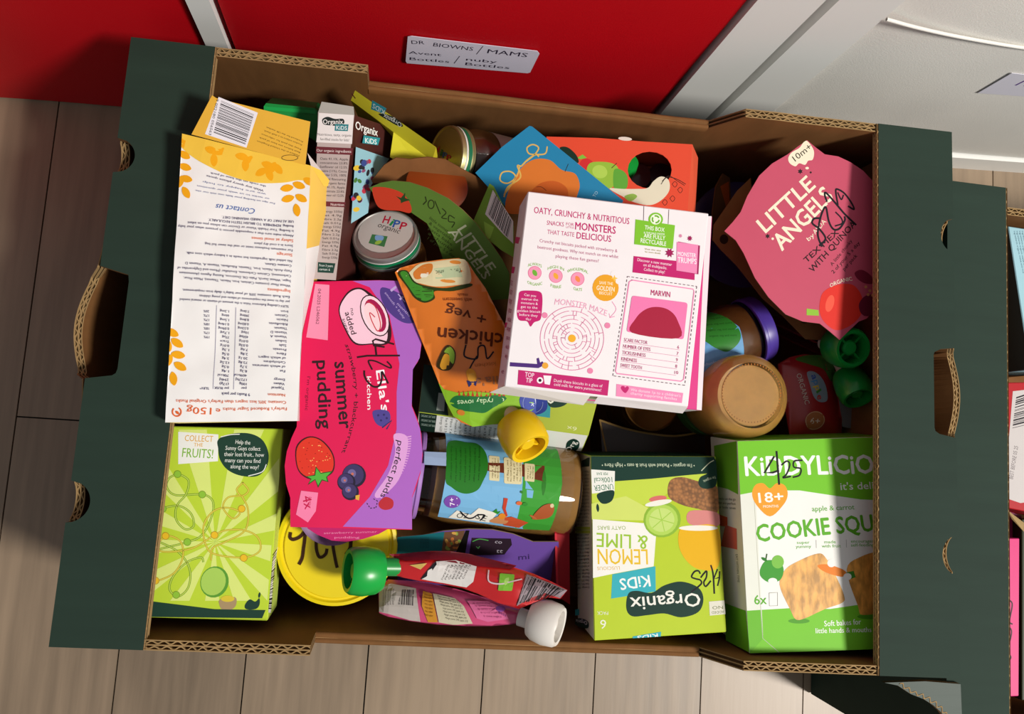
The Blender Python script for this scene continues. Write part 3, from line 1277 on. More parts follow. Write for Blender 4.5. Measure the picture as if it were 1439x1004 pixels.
# ---- pink and purple sleeve of four pudding pots --------------------------------------------------
zz = .184
ps = thing('pudding_multipack', at(495, 570, zz - .045), 'magenta and purple waisted card sleeve around four pudding pots', 'food pack')
S = Surf([(430, 740, .186), (580, 742, .178), (440, 400, .182)])
out = [(440, 396), (532, 394), (562, 395), (580, 404), (592, 425), (594, 450), (593, 480), (590, 500), (587, 509), (579, 520), (577, 545), (579, 571), (587, 590), (592, 610), (594, 640), (591, 665), (584, 688), (579, 700), (579, 745), (408, 741), (408, 700), (402, 680), (400, 655), (403, 635), (410, 615), (417, 600), (419, 560), (418, 503)]
plate(ps, S, out, .0008, '#d6114f', '#b98fc4', 'card_sleeve')
ins = [(448, 404), (526, 402), (552, 446), (578, 486), (570, 520), (570, 571), (582, 610), (584, 640), (572, 690), (571, 736), (416, 733), (416, 700), (410, 660), (424, 600), (426, 503)]
plate(ps, Surf([S.o - S.n * .0012, S.o - S.n * .0012 + S.ex, S.o - S.n * .0012 + S.ey]), ins, .024, '#a36bb4', '#8d5aa6', 'sleeve_side')
A = Art(S, (400, 380, 2.51))
A.poly([(335, 36), (406, 38), (450, 60), (480, 112), (486, 175), (483, 250), (476, 310), (452, 350), (448, 480), (478, 560), (486, 640), (482, 700), (462, 760), (449, 800), (449, 914), (205, 905), (300, 800), (365, 690), (395, 560), (395, 430), (405, 330), (370, 160), (300, 60), (240, 38)], '#a760bd')
A.blob([(345, 60), (420, 90), (455, 130), (462, 180), (420, 185), (370, 150), (340, 100)], '#4a3680')
A.text('1+', (372, 70), (415, 120), 24, '#b8a0d4', .02)
A.text('months', (395, 120), (440, 165), 9, '#b8a0d4')
A.text('smooth + fruity', (352, 80), (420, 172), 8, '#b8a0d4')
A.poly([(108, 48), (158, 52), (152, 247), (76, 237)], '#e88aa8')
A.text('04.2025 L246062', (118, 65), (110, 190), 11, '#4a2430')
# bowl drawing
BK = '#2b1018'
A.blob([(190, 140), (215, 85), (250, 62), (290, 72), (350, 130), (375, 200), (372, 250), (345, 265), (310, 262), (250, 262), (215, 215)], BK)
A.blob([(194, 142), (218, 90), (252, 68), (285, 78), (340, 140), (362, 210), (355, 255), (310, 258), (252, 256), (218, 210)], '#efc3d4')
A.ell(318, 160, 78, 46, BK, 66)
A.ell(318, 160, 74, 42, '#f3d3de', 66)
A.ell(320, 160, 62, 32, '#a0104a', 66)
A.ell(312, 164, 52, 26, '#f0cfd4', 66)
A.line([(290, 110), (320, 130), (338, 190), (328, 215), (308, 180), (300, 150), (318, 165)], 3.5, '#c4303e', True)
A.text('no', (232, 135), (235, 160), 12, BK, .012)
A.text('added', (212, 150), (236, 228), 19, BK, .02)
A.text('sugar', (203, 172), (219, 222), 11, BK, .012)
A.text('perfect puds', (0, 0), (1, 1), 1, BK) if 0 else None
A.text('summer', (176, 325), (194, 560), 46, BK, .03)
A.text('pudding', (112, 320), (124, 560), 44, BK, .03)
A.text('strawberry + blackcurrant', (212, 262), (200, 645), 15, BK, .008, arc=.10)
A.text("I'm organic", (80, 375), (72, 495), 11, '#7c0c30')
A.text("Ella's", (322, 355), (342, 500), 29, '#f4eef2', .03)
A.text('kitchen', (290, 375), (292, 492), 15, '#f4eef2', .02)
A.blob([(310, 500), (340, 492), (368, 500), (372, 530), (350, 552), (322, 540)], '#4a3f8c')
for x, y in ((330, 512), (350, 510), (340, 530), (360, 522)):
    A.ell(x, y, 4, 4, '#2c2560')
A.line([(345, 555), (378, 530), (360, 560)], 5, '#2c2560')
A.blob([(385, 580), (430, 585), (432, 640), (402, 740), (340, 800), (318, 790), (365, 720), (390, 640)], '#d79cd4')
for k in range(26):
    t = k / 25
    x0, y0 = 432 - 8 * t - 95 * t ** 2.4, 590 + 205 * t
    A.line([(x0 - 6, y0), (x0 + 14, y0 - 4 + 12 * t)], 4, '#d79cd4')
A.text('perfect puds', (398, 600), (336, 798), 21, '#241028', .012, arc=.06)
A.blob([(332, 820), (355, 800), (382, 812), (380, 838), (355, 846), (336, 838)], '#b3202e')
A.dashes([(290, 822), (302, 840), (322, 838), (328, 815), (312, 806)], 3, '#241028', 6, 5)
# strawberry
A.blob([(40, 625), (80, 588), (130, 598), (172, 650), (172, 710), (130, 735), (80, 735), (45, 700)], '#3a0c10')
A.blob([(44, 628), (82, 592), (128, 602), (168, 652), (168, 706), (128, 730), (82, 730), (48, 698)], '#d8321f')
rs = random.Random(3)
for k in range(60):
    x, y = rs.uniform(52, 162), rs.uniform(600, 722)
    if (x - 106) ** 2 / 3000 + (y - 665) ** 2 / 3600 < 1:
        A.ell(x, y, 2.3, 1.8, '#f0b060' if k % 2 else '#9c1c10', n=6)
A.poly([(75, 728), (105, 722), (110, 692), (128, 715), (172, 708), (150, 730), (155, 748), (132, 742), (118, 768), (108, 740), (82, 758), (92, 738)], '#234a1c')
A.poly([(80, 728), (108, 725), (112, 698), (127, 718), (164, 712), (146, 730), (150, 744), (131, 738), (118, 760), (108, 737), (86, 751), (95, 736)], '#4fae3a')
for x, y, r in ((245, 725, 42), (218, 748, 32), (232, 782, 30)):
    A.ell(x, y, r, r, '#1c1430')
    A.ell(x - 3, y - 3, r - 5, r - 5, '#3a2f5e')
    A.ell(x - 8, y - 8, r * .35, r * .35, '#6a5f92')
    A.ell(x - 6, y - 6, r * .12, r * .12, '#c06a5a')
A.poly([(250, 795), (265, 792), (262, 812), (250, 808)], '#d8a83a')
A.poly([(58, 778), (118, 785), (110, 850), (82, 890), (40, 862)], '#ee7ea6')
A.text('4x', (62, 800), (72, 845), 30, '#c01048', .02)
A.text('pots', (88, 800), (84, 830), 10, '#c01048')
A.frame(480, 460, 10.04)
HW = '#26060e'
A.line([(735, 240), (480, 170), (440, 195), (455, 260), (600, 280)], 26, HW)
A.line([(475, 250), (490, 385)], 26, HW)
A.line([(225, 425), (360, 405), (815, 402)], 26, HW)
A.line([(430, 595), (380, 490), (410, 470), (500, 490), (680, 575), (695, 545), (645, 490)], 22, HW, True)
A.line([(320, 620), (325, 690), (370, 775), (450, 840), (530, 830), (565, 740), (570, 630), (655, 790)], 26, HW, True)
A.build('sleeve_print', ps)
pot = V(at(470, 715, .168))
for (px, py) in ((470, 715), (528, 690), (455, 470), (520, 450)):
    c = at(px, py, .1535)
    lathe(ps, c, (0, 0, 1), [(0, 0), (.019, 0), (.0225, .004), (.024, .0135)], mat('#c7a6cf', .3, 'plastic'), 'pudding_pot', 30)
FP = Surf([(470, 700, .1735), (520, 700, .1735), (470, 680, .1735)])
film = [(400 + 120 * 0, 0)]
plate(ps, FP, [(432, 743), (446, 752), (466, 760), (486, 762), (510, 758), (532, 751), (545, 744), (545, 730), (432, 730)], .0006, '#c8146a', '#c8146a', 'foil_lid', kind='foil', rough=.3)
A = Art(FP)
A.text('strawberry summer', (455, 751), (530, 749), 3, '#f08ab4')
A.text('pudding', (470, 757), (505, 757), 3, '#f08ab4')
A.build('lid_print', ps)

# ---- yellow tub with handwritten lid ---------------------------------------------------------------
zl = .149
yc = at(474, 767, zl)
rr = (at(560, 767, zl) - at(388, 767, zl)).length / 2
tb = thing('formula_tub', (yc.x, yc.y, .02), 'round tub with a bright yellow lid marked in brown pen', 'tub')
lathe(tb, (yc.x, yc.y, .02), (0, 0, 1), [(0, 0), (rr * .93, 0), (rr * .95, .003), (rr * .95, .118)], mat('#d9c9a0', .5), 'tub_body', 56)
lid = lathe(tb, (yc.x, yc.y, zl), (0, 0, 1), [(rr * .96, -.018), (rr, -.017), (rr, -.003), (rr * .985, 0), (rr * .93, .0006), (rr * .90, -.0012), (rr * .87, -.0012), (rr * .85, .0004), (0, .0008)], mat('#ecd312', .38, 'plastic'), 'lid', 72)
S = Surf([(474, 767, zl + .001), (520, 767, zl + .001), (474, 740, zl + .001)])
A = Art(S, (380, 730, 10.28))
BR = '#40220c'
A.line([(290, 205), (285, 265), (330, 295), (420, 260), (485, 190), (500, 130), (500, 260), (480, 420), (460, 560), (420, 645)], 48, BR, True)
A.line([(668, 150), (660, 330), (668, 450), (700, 540), (750, 545), (800, 500), (815, 440)], 46, BR, True)
A.line([(880, 150), (905, 400), (945, 620), (962, 690)], 46, BR, True)
A.line([(1165, 180), (1160, 350), (1150, 420), (1100, 500)], 52, BR, True)
A.build('handwriting', lid)

# ---- lemon and lime bar carton ---------------------------------------------------------------------
zz = .168
q = wq([(830, 641, .160), (1006, 642, .160), (1021, 889, .180), (835, 901, .182)])
q[2] = Surf([q[0], q[1], q[3]]).w(1021, 889)
lc = thing('snack_bar_carton', mid(q, -.055), 'lime green snack carton with teal panel lying beside the cookie carton', 'carton', 'cartons lying in the crate')
carton_body(lc, q, .050, ('#b9cf33', '#1d4436', '#b9cf33', '#c9d05a', '#cfc8b4', '#b9cf33'), shift=(0, .011, 0))
S = Surf([q[0], q[1], q[3]])
A = Art(S, (790, 620, 3.346), clip=q)
A.poly([(136, 72), (716, 75), (722, 150), (600, 160), (420, 178), (250, 190), (138, 185)], '#17392f')
A.poly([(138, 185), (250, 190), (420, 178), (600, 160), (722, 150), (728, 260), (560, 200), (420, 300), (140, 290)], '#c6d94c')
A.poly([(137, 295), (300, 260), (430, 330), (420, 375), (140, 370)], '#d3e070')
A.text('• I\'m organic • Packed with fruit & oats • High Fibre •', (622, 108), (186, 106), 17, '#d6e2c4', .0)
A.poly([(136, 134), (248, 142), (246, 236), (140, 248)], '#f0efe8')
A.text('UNDER', (238, 202), (148, 210), 26, '#3c7a58', .006)
A.text('100kcal', (234, 170), (150, 174), 24, '#3c7a58', .006)
A.text('PER BAR', (214, 148), (160, 148), 13, '#3c7a58')
A.blob([(165, 250), (240, 232), (238, 275), (210, 295), (180, 290)], '#17392f')
A.leaf(167, 315, 20, 7, 85, '#17392f')
A.poly([(143, 368), (445, 392), (430, 590), (240, 625), (145, 645)], '#f2f0e8')
A.text('OATY BARS', (298, 400), (166, 400), 18, '#8fa84a', .004)
A.text('& LIME', (402, 446), (162, 432), 66, '#9cc53a', .012)
A.text('LEMON', (400, 510), (166, 508), 72, '#e8bf2e', .012)
A.text('LUSCIOUS', (270, 590), (164, 592), 16, '#d8a83a', .004)
A.poly([(236, 628), (438, 590), (440, 708), (230, 742)], '#3ab0bc')
A.text('KiDS', (408, 632), (268, 650), 52, '#f2f4f0', .03)
A.blob([(310, 720), (350, 705), (420, 715), (480, 680), (560, 662), (640, 690), (664, 745), (640, 805), (560, 830), (480, 812), (400, 820), (330, 825), (302, 790)], '#16382e')
A.text('Organix', (645, 715), (318, 738), 62, '#f0eee4', .02)
A.text('6', (206, 842), (178, 842), 42, '#eef0da', .0)
A.text('PACK', (216, 802), (164, 802), 16, '#eef0da', .0)
# oaty bar, plain lime and plain lemon fruit (no faces)
A.blob([(505, 190), (560, 170), (640, 190), (726, 215), (730, 335), (640, 320), (560, 300), (500, 262)], '#b87a42', kind='biscuit')
A.blob([(600, 330), (729, 338), (731, 400), (600, 392)], '#d98a86')
A.blob([(552, 420), (600, 402), (731, 408), (734, 590), (650, 605), (590, 570), (550, 500)], '#e9b41c')
A.ell(640, 410, 92, 13, '#f2efe2')
A.ell(470, 370, 88, 84, '#8fb83a', -15)
A.ell(468, 372, 76, 72, '#b4d65c', -15)
A.ell(468, 372, 60, 56, '#c8e07c', -15)
for k in range(6):
    a = k * math.pi / 3 + .3
    A.line([(468, 372), (468 + 58 * math.cos(a), 372 + 54 * math.sin(a))], 4, '#a5cc4e')
A.ell(450, 272, 42, 14, '#d8716c', -8)
A.ell(452, 292, 64, 13, '#f0eee2', -10)
A.blob([(640, 200), (650, 170), (685, 150), (700, 100), (722, 90), (726, 200), (690, 225), (655, 220)], '#17392f')
A.line([(655, 140), (690, 105), (712, 92)], 4, '#cfd8b8', True)
A.text("I'm organic", (718, 165), (662, 185), 13, '#d6e2c4')
A.poly([(690, 756), (762, 750), (768, 815), (694, 822)], '#e3e0d0')
A.text('NO', (755, 775), (705, 778), 15, '#6a7040')
A.text('ADDED', (760, 798), (702, 802), 12, '#6a7040')
A.poly([(332, 920), (465, 898), (462, 934), (330, 945)], '#3ab0bc')
A.text('KiDS', (448, 906), (352, 918), 20, '#f2f4f0', .03)
A.frame(940, 780, 12.55)
A.line([(550, 330), (520, 285), (450, 300), (400, 390), (470, 425), (555, 450), (565, 520), (400, 655)], 26, INK, True)
A.line([(565, 400), (610, 340), (665, 290), (660, 400), (615, 490), (650, 560), (735, 465)], 26, INK, True)
A.line([(740, 190), (780, 350), (800, 680)], 28, INK, True)
A.line([(855, 260), (790, 430), (895, 400)], 24, INK)
A.line([(895, 300), (890, 420), (860, 545)], 24, INK)
A.build('front_print', lc)
SS = side_surf(q, .055, 3, 0)
A = Art(SS, (790, 620, 3.346), clip=side_clip(q, .055, 3, 0))
A.poly([(60, 80), (130, 78), (128, 120), (60, 125)], '#20382e')
tx = '#3a342a'
for i in range(34):
    y = 140 + i * 16.5
    if 400 < y < 430 or 700 < y < 725:
        A.poly([(60, y), (132, y), (132, y + 14), (60, y + 14)], '#a9b23c')
        continue
    A.text(random.Random(i).choice(('Oats 43%, Lemon', 'juice 1.2% apple', 'Typical values', 'Sunflower oil', 'Energy 380kJ', 'of which sugars', 'Fibre 2.1g 7.4g')), (128, y), (62, y + 4), 9, tx)
A.blob([(60, 840), (90, 835), (122, 850), (122, 880), (90, 878), (62, 862)], '#16382e')
A.text('Organix', (118, 848), (64, 838), 14, '#eeeeee')
A.poly([(50, 795), (80, 790), (80, 820), (50, 822)], '#3ab0bc')
A.build('side_print', lc)

# ---- cookie carton ---------------------------------------------------------------------------------
zz = .187
q = wq([(1036, 620, .182), (1248, 614, .182), (1252, 912, .196), (1053, 919, .196)])
q[2] = Surf([q[0], q[1], q[3]]).w(1252, 912)
ck = thing('cookie_carton', mid(q, -.05), 'white and bright green cookie carton dated in black pen', 'carton', 'cartons lying in the crate')
carton_body(ck, q, .05, ('#f0f0ea', '#6fb52a', '#6fb52a', '#6fb52a', '#e6e4d8', '#e6e4d8'), shift=(0, .008, 0))
S = Surf([q[0], q[1], q[3]])
A = Art(S, (980, 600, 2.789), clip=q)
G1, G2, OG = '#76c52c', '#5fae28', '#efa12e'
A.poly([(157, 57), (750, 40), (752, 290), (640, 285), (520, 268), (400, 250), (300, 250), (165, 268)], G1)
A.poly([(190, 722), (360, 712), (520, 715), (620, 700), (756, 690), (770, 872), (206, 888)], G1)
A.poly([(160, 268), (228, 255), (258, 830), (206, 888)], '#e6e8dc')
A.poly([(190, 722), (250, 718), (258, 830), (206, 888)], '#6ab82a')
A.line([(222, 280), (240, 600), (256, 830), (320, 885)], 2, '#b8b8a8')
A.text('KiDDYLiCiOUS', (190, 192), (800, 180), 74, '#f6f6f2', .035)
A.text("it's delicious", (562, 248), (790, 240), 28, '#f6f6f2', .02)
A.blob([(284, 352), (230, 305), (214, 262), (228, 228), (258, 222), (284, 242), (310, 222), (342, 230), (354, 265), (338, 305)], OG)
A.text('18+', (242, 298), (338, 292), 38, '#f8f6ee', .035)
A.text('MONTHS', (258, 318), (318, 316), 10, '#f8f6ee', .01)
A.text('apple & carrot', (450, 332), (616, 324), 20, G2, .012)
A.text('COOKIE SQUARES', (236, 452), (860, 400), 66, G2, .04, arc=.01)
for t, x0, x1, y in (('super', 390, 440, 460), ('yummy', 386, 446, 476), ('made', 498, 542, 458), ('with fruit', 488, 562, 474), ('encourages', 602, 690, 455), ('self-feeding', 602, 692, 470)):
    A.text(t, (x0, y), (x1, y - 1), 12, G2, .008)
A.line([(465, 445), (466, 475)], 1.5, '#9a9a92')
A.line([(583, 443), (584, 473)], 1.5, '#9a9a92')
A.ell(398, 762, 42, 10, '#4f9a22')
A.ell(672, 745, 46, 10, '#4f9a22')
A.blob([(322, 620), (345, 560), (400, 525), (470, 498), (500, 510), (540, 580), (574, 660), (568, 690), (500, 715), (420, 752), (385, 755), (365, 720)], '#f0b055', kind='cookie')
A.blob([(585, 560), (640, 510), (720, 490), (760, 520), (764, 700), (650, 738), (628, 700)], '#eda548', kind='cookie')
A.blob([(470, 545), (510, 540), (570, 560), (585, 580), (560, 588), (500, 570)], '#e9832c')
A.poly([(582, 572), (612, 565), (620, 590), (595, 600)], '#3d8a2a')
A.blob([(246, 560), (270, 525), (320, 530), (338, 560), (325, 600), (285, 612), (250, 590)], '#3f9a30')
A.ell(315, 530, 24, 26, '#7cbf4a')
A.line([(268, 522), (272, 500)], 5, '#2a5a1c')
A.leaf(262, 520, 14, 6, 30, '#2a7a24')
A.ell(295, 605, 18, 12, '#f0f0ea')
A.ell(525, 535, 16, 16, '#f4f2ec')
A.ell(588, 588, 16, 14, '#f4f2ec')
A.text('6x', (224, 697), (272, 695), 36, G2, .02)
A.line([(281, 652), (314, 650), (314, 702), (282, 703), (281, 652)], 1.6, '#8a8a80')
A.text('Soft bakes for', (498, 783), (642, 775), 22, '#f6f6f2', .015)
A.text('little hands & mouths', (464, 810), (682, 805), 20, '#f6f6f2', .015)
A.line([(300, 118), (262, 182), (295, 180), (318, 172)], 7, INK)
A.line([(310, 98), (320, 225)], 8, INK)
A.line([(330, 150), (350, 135), (362, 148), (350, 185), (335, 200), (365, 195)], 6, INK, True)
A.line([(410, 132), (380, 135), (378, 158), (405, 165), (400, 190), (375, 198)], 6, INK, True)
A.build('front_print', ck)
SS = side_surf(q, .05, 3, 0)
A = Art(SS, (980, 600, 2.789), clip=side_clip(q, .05, 3, 0))
A.poly([(64, 58), (154, 57), (160, 266), (120, 245), (74, 232)], '#6cb52a')
A.poly([(102, 690), (190, 722), (205, 886), (112, 838)], '#6cb52a')
for i, t in enumerate(('Snacks on the go', 'that are perfect', 'for little ones')):
    A.text(t, (80, 285 + i * 17), (150, 290 + i * 17), 9, '#5a5a50')
A.poly([(86, 345), (118, 355), (118, 392), (86, 388)], '#dd5a34')
A.poly([(110, 385), (154, 400), (156, 482), (92, 468)], '#d96a5c')
A.text('EAT WITHIN TIME', (150, 500), (158, 610), 8, '#7a7a6c')
A.build('side_print', ck)
# ---- white and magenta biscuit cartons, one on the other --------------------------------------------
zz = .2265
q = wq([(742, 269, zz), (996, 300, zz), (967, 572, zz), (709, 543, zz)])
mc = thing('biscuit_carton', mid(q, -.032), 'white oat biscuit carton with magenta lettering and a round maze', 'carton', 'cartons lying in the crate')
carton_body(mc, q, .033, ('#f0eaec', '#e8dfe4', '#c4206a', '#d8cfd2', '#ddd2d8', '#e8dfe4'), shift=(0, 0, 0))
S = Surf([q[0], q[1], q[3]])
A = Art(S, (680, 260, 3.136))
MG, PK, DK = '#c2206c', '#ee8cb8', '#a01a58'
A.text('OATY, CRUNCHY & NUTRITIOUS', (220, 124), (640, 174), 28, MG, .015)
A.text('SNACKS', (277, 176), (352, 184), 19, MG, .008)
A.text('FOR', (362, 178), (396, 182), 13, MG)
A.text('LITTLE', (362, 190), (396, 193), 8, MG)
A.text('MONSTERS', (402, 196), (580, 216), 32, MG, .03)
A.text('THAT TASTE', (279, 216), (398, 229), 19, MG, .004)
A.text('DELICIOUS', (408, 236), (560, 252), 28, MG, .02)
A.text('Crunchy oat biscuits packed with strawberry &', (245, 252), (588, 298), 14, '#b8527e', .0)
A.text('beetroot goodness. Why not munch on one whilst', (236, 280), (592, 324), 14, '#b8527e', .0)
A.text('playing these fun games?', (316, 320), (506, 342), 14, '#b8527e', .0)
GR = '#84b83a'
for x, y, t1, t2, c in ((224, 388, 'ALWAYS', 'ORGANIC', '#6fb03a'), (317, 402, 'HIGH IN', 'FIBRE', '#f0a83a'), (413, 415, 'WHOLEMEAL', 'OATS', '#f08a4a')):
    A.ell(x, y, 30, 30, '#f09ab8')
    A.ring(x, y, 29, 2, '#e0608a')
    A.leaf(x, y, 16, 10, 60, c)
    w = 6 * len(t1)
    A.text(t1, (x - w * .85, y - 30 + 4), (x + w * .85, y - 30 + 8), 13, GR, .006, arc=.14)
    w = 5.5 * len(t2)
    A.text(t2, (x - w * .85, y + 46), (x + w * .85, y + 52), 13, GR, .006, arc=-.12)
A.ell(536, 454, 58, 59, '#eaa324')
for x, y in ((580, 405), (594, 425), (572, 392)):
    A.ell(x, y, 14, 13, '#f0eaec')
A.leaf(575, 412, 14, 4, 90, '#f3c24c')
A.leaf(575, 412, 14, 4, 0, '#f3c24c')
A.text('SAVE THE', (508, 437), (568, 443), 13, '#fbf1d8', .01)
A.text('GOLDEN', (496, 463), (575, 471), 20, '#fbf1d8', .02)
A.text('BISCUIT', (508, 482), (566, 488), 13, '#fbf1d8', .01)
A.line([(565, 515), (582, 550), (555, 585)], 2.5, PK, True)
A.line([(552, 568), (555, 586), (576, 580)], 2.5, PK)
# speech bubble
A.blob([(152, 500), (160, 470), (205, 466), (248, 472), (258, 500), (255, 560), (248, 595), (222, 606), (205, 625), (190, 602), (155, 596), (145, 560)], MG)
for i, t in enumerate(('Can you', 'outrun the', 'monsters &', 'get to the', 'golden biscuit', 'before they', 'do?')):
    w = 4.1 * len(t)
    x = 203 - i * 1.4
    A.text(t, (x - w * .9, 489 + i * 17.5), (x + w * .9, 495 + i * 17.5), 11, '#f7e4ec', .006)
A.text('MONSTER MAZE', (310, 528), (540, 580), 26, '#f0a8c4', .004, arc=.05)
# maze: broken rings and short radial walls
rs = random.Random(11)
mx, my = 388, 677
keep, A.step = A.step, 0
A.lay += keep
for k, r in enumerate((30, 48, 66, 84, 102, 121, 140)):
    n = 3 + k
    a = rs.uniform(0, 360)
    if r == 140:
        A.ring(mx, my, r, 2.6, '#e07aa4', n=60, a0=-60, a1=285)
        continue
    for j in range(n):
        a0 = a + 360 * j / n
        A.ring(mx, my, r, 2.3, '#e07aa4', n=14, a0=a0, a1=a0 + 360 / n - rs.uniform(10, 30) * 40 / r)
    for j in range(n + 2):
        t = math.radians(rs.uniform(0, 360))
        A.line([(mx + r * math.cos(t), my + r * math.sin(t)), (mx + (r + 18) * math.cos(t), my + (r + 18) * math.sin(t))], 2.3, '#e07aa4', cap=False)
A.step = keep
A.ell(mx, my, 17, 17, '#f0b02e')
for x, y in ((268, 575), (544, 620), (468, 820)):
    A.ell(x, y, 13, 13, '#e888ac')
# purple reaching arm shape with a biscuit, stop tip panel
A.poly([(115, 782), (235, 790), (232, 766), (242, 762), (248, 784), (258, 778), (264, 786), (256, 800), (240, 808), (114, 800)], '#4c2a78')
A.ell(270, 797, 14, 14, '#eaa83a')
A.poly([(152, 816), (552, 862), (545, 930), (148, 880)], MG)
A.text('TOP', (180, 845), (220, 850), 20, '#f2dce6', .02)
A.text('TIP', (184, 870), (212, 874), 20, '#f2dce6', .02)
A.ell(247, 862, 14, 14, '#f6eef2')
A.ell(247, 862, 7, 7, '#2a1420')
A.poly([(262, 840), (298, 842), (290, 882), (268, 878)], '#f6eef2')
A.text('Dunk these biscuits in a glass of', (308, 868), (522, 893), 13, '#f7e4ec', .004)
A.text('cold milk for extra yumminess!', (308, 885), (516, 911), 13, '#f7e4ec', .004)
A.poly([(584, 878), (878, 918), (872, 962), (582, 932)], PK)
A.blob([(622, 918), (604, 900), (606, 888), (618, 888), (622, 894), (630, 888), (638, 892), (636, 904)], MG)
A.text('We donate 1p to a children\'s', (646, 908), (866, 936), 12, '#f7dce8')
A.text('charity supporting families', (646, 924), (850, 950), 12, '#f7dce8')
# recycling tag
A.line([(705, 94), (703, 160)], 2, '#5a3a44')
A.line([(815, 110), (812, 172)], 2, '#5a3a44')
A.poly([(668, 152), (842, 178), (832, 282), (662, 262)], '#7fc230')
A.ell(757, 152, 32, 30, '#7fc230')
A.ell(757, 152, 24, 23, '#eef4e0')
for k in range(3):
    A.ring(757, 152, 15, 7, '#6cae2a', n=8, a0=k * 120 + 10, a1=k * 120 + 95)
for t, a, b, h in (('THIS BOX', (708, 196), (795, 208), 18), ('& THE BAG INSIDE', (704, 214), (796, 222), 8), ('ARE FULLY', (704, 232), (798, 244), 18), ('RECYCLABLE', (690, 254), (802, 270), 19)):
    A.text(t, a, b, h, '#f2f6e8', .02)
A.text('Visit the site', (708, 286), (780, 294), 7, '#b0a860')
A.text('for more details', (710, 298), (778, 306), 7, '#b0a860')


def star(x, y, r, c, n=8):
    A.poly([(x + (r if i % 2 else r * .55) * math.cos(math.pi * i / n), y + (r if i % 2 else r * .55) * math.sin(math.pi * i / n)) for i in range(2 * n)], c)


star(818, 300, 22, DK)
star(907, 236, 13, DK)
star(866, 225, 9, '#d88aa8')
A.poly([(660, 314), (930, 345), (928, 420), (655, 386)], MG)
A.text('Discover a new monster', (676, 336), (828, 358), 13, '#f7e4ec', .006)
A.text('on all multipacks.', (702, 358), (806, 373), 13, '#f7e4ec', .006)
A.text('Collect to play!', (704, 378), (796, 391), 13, '#f7e4ec', .006)
A.poly([(856, 250), (952, 268), (945, 395), (850, 380)], DK)
A.poly([(850, 252), (944, 265), (938, 392), (848, 378)], PK)
A.text('MONSTER', (853, 312), (934, 321), 18, '#f9eef4', .02)
A.text('TRUMPS', (853, 342), (936, 350), 24, '#f9eef4', .02)
# score card
A.dashes([(632, 404), (938, 448), (885, 884), (568, 842), (632, 404)], 2.8, '#6a4a58', 11, 8)
A.line([(652, 420), (922, 460), (926, 470), (880, 858), (868, 866), (586, 832), (580, 822), (640, 428), (652, 420)], 4.5, PK)
A.text('MARVIN', (735, 486), (820, 496), 24, MG, .01)
A.rrect([(652, 488), (898, 520), (880, 682), (628, 648)], '#ee7cb0', .08)
A.blob([(652, 652), (668, 590), (710, 550), (760, 538), (815, 552), (852, 596), (858, 676)], '#a81c3c')
for i, (t, n) in enumerate((('SCARE FACTOR', 6), ('NUMBER OF EYES', 7), ('TICKLISHNESS', 9), ('KINDNESS', 8), ('SWEET TOOTH', 10))):
    y = 690 + i * 28
    x = 617 - i * 4
    A.text(t, (x, y), (x + 8.6 * len(t), y + 1.1 * len(t)), 15, '#c0447c', .0)
    A.text(str(n), (852 - i * 3, y + 32), (852 - i * 3 + 8 * len(str(n)), y + 33), 14, '#c0447c')
    A.line([(x, y + 4), (862 - i * 4, y + 38)], 1.6, '#d88aac')
A.build('back_print', mc)
SS = side_surf(q, .033, 3, 0)
A = Art(SS, (680, 260, 3.136), clip=side_clip(q, .033, 3, 0))
A.poly([(120, 225), (160, 232), (152, 260), (112, 250)], MG)
A.poly([(80, 352), (138, 362), (132, 390), (78, 385)], MG)
A.poly([(70, 600), (104, 608), (98, 630), (66, 622)], MG)
for i in range(9):
    A.text(('organic oats', 'wheat flour', 'raising agent')[i % 3], (92 + (8 - i) * 3, 440 + i * 40), (126 - i * 2, 446 + i * 40), 11, '#b0527c')
A.text('80g e', (34, 826), (88, 832), 20, '#8a1a50', .01)
A.build('side_print', mc)
# opened lower end flaps
E0, E1 = q[3], q[2]
nn = V((0, 0, -1))
vs = [E0 + nn * .0005, E0.lerp(E1, .46) + nn * .0005, E0.lerp(E1, .45) + V((-.001, -.006, -.009)), E0 + V((-.008, -.004, -.013))]
make('end_flap', vs, [(0, 1, 2, 3)], mat('#e4dcd6', .5), mc)
vs = [E0.lerp(E1, .5) + nn * .0005, E1 + nn * .0005, E1 + V((.001, -.004, -.012)), E0.lerp(E1, .5) + V((0, -.004, -.010))]
make('end_flap', vs, [(0, 1, 2, 3)], mat('#f0e6ea', .5), mc)

zz = .188
q2 = wq([(800, 300, zz), (1001, 304, zz), (986, 577, zz), (790, 560, zz)])
m2 = thing('biscuit_carton', mid(q2, -.032), 'magenta sided biscuit carton mostly covered by the maze carton', 'carton', 'cartons lying in the crate')
carton_body(m2, q2, .03, ('#d9418a', '#e8dfe4', '#c4206a', '#e6dce0', '#c4206a', '#e8dfe4'))
S = Surf([q2[0], q2[1], q2[3]])
A = Art(S)
A.poly([(992, 304), (1000, 304), (986, 577), (979, 576)], '#ece4e8')
A.build('edge_print', m2)

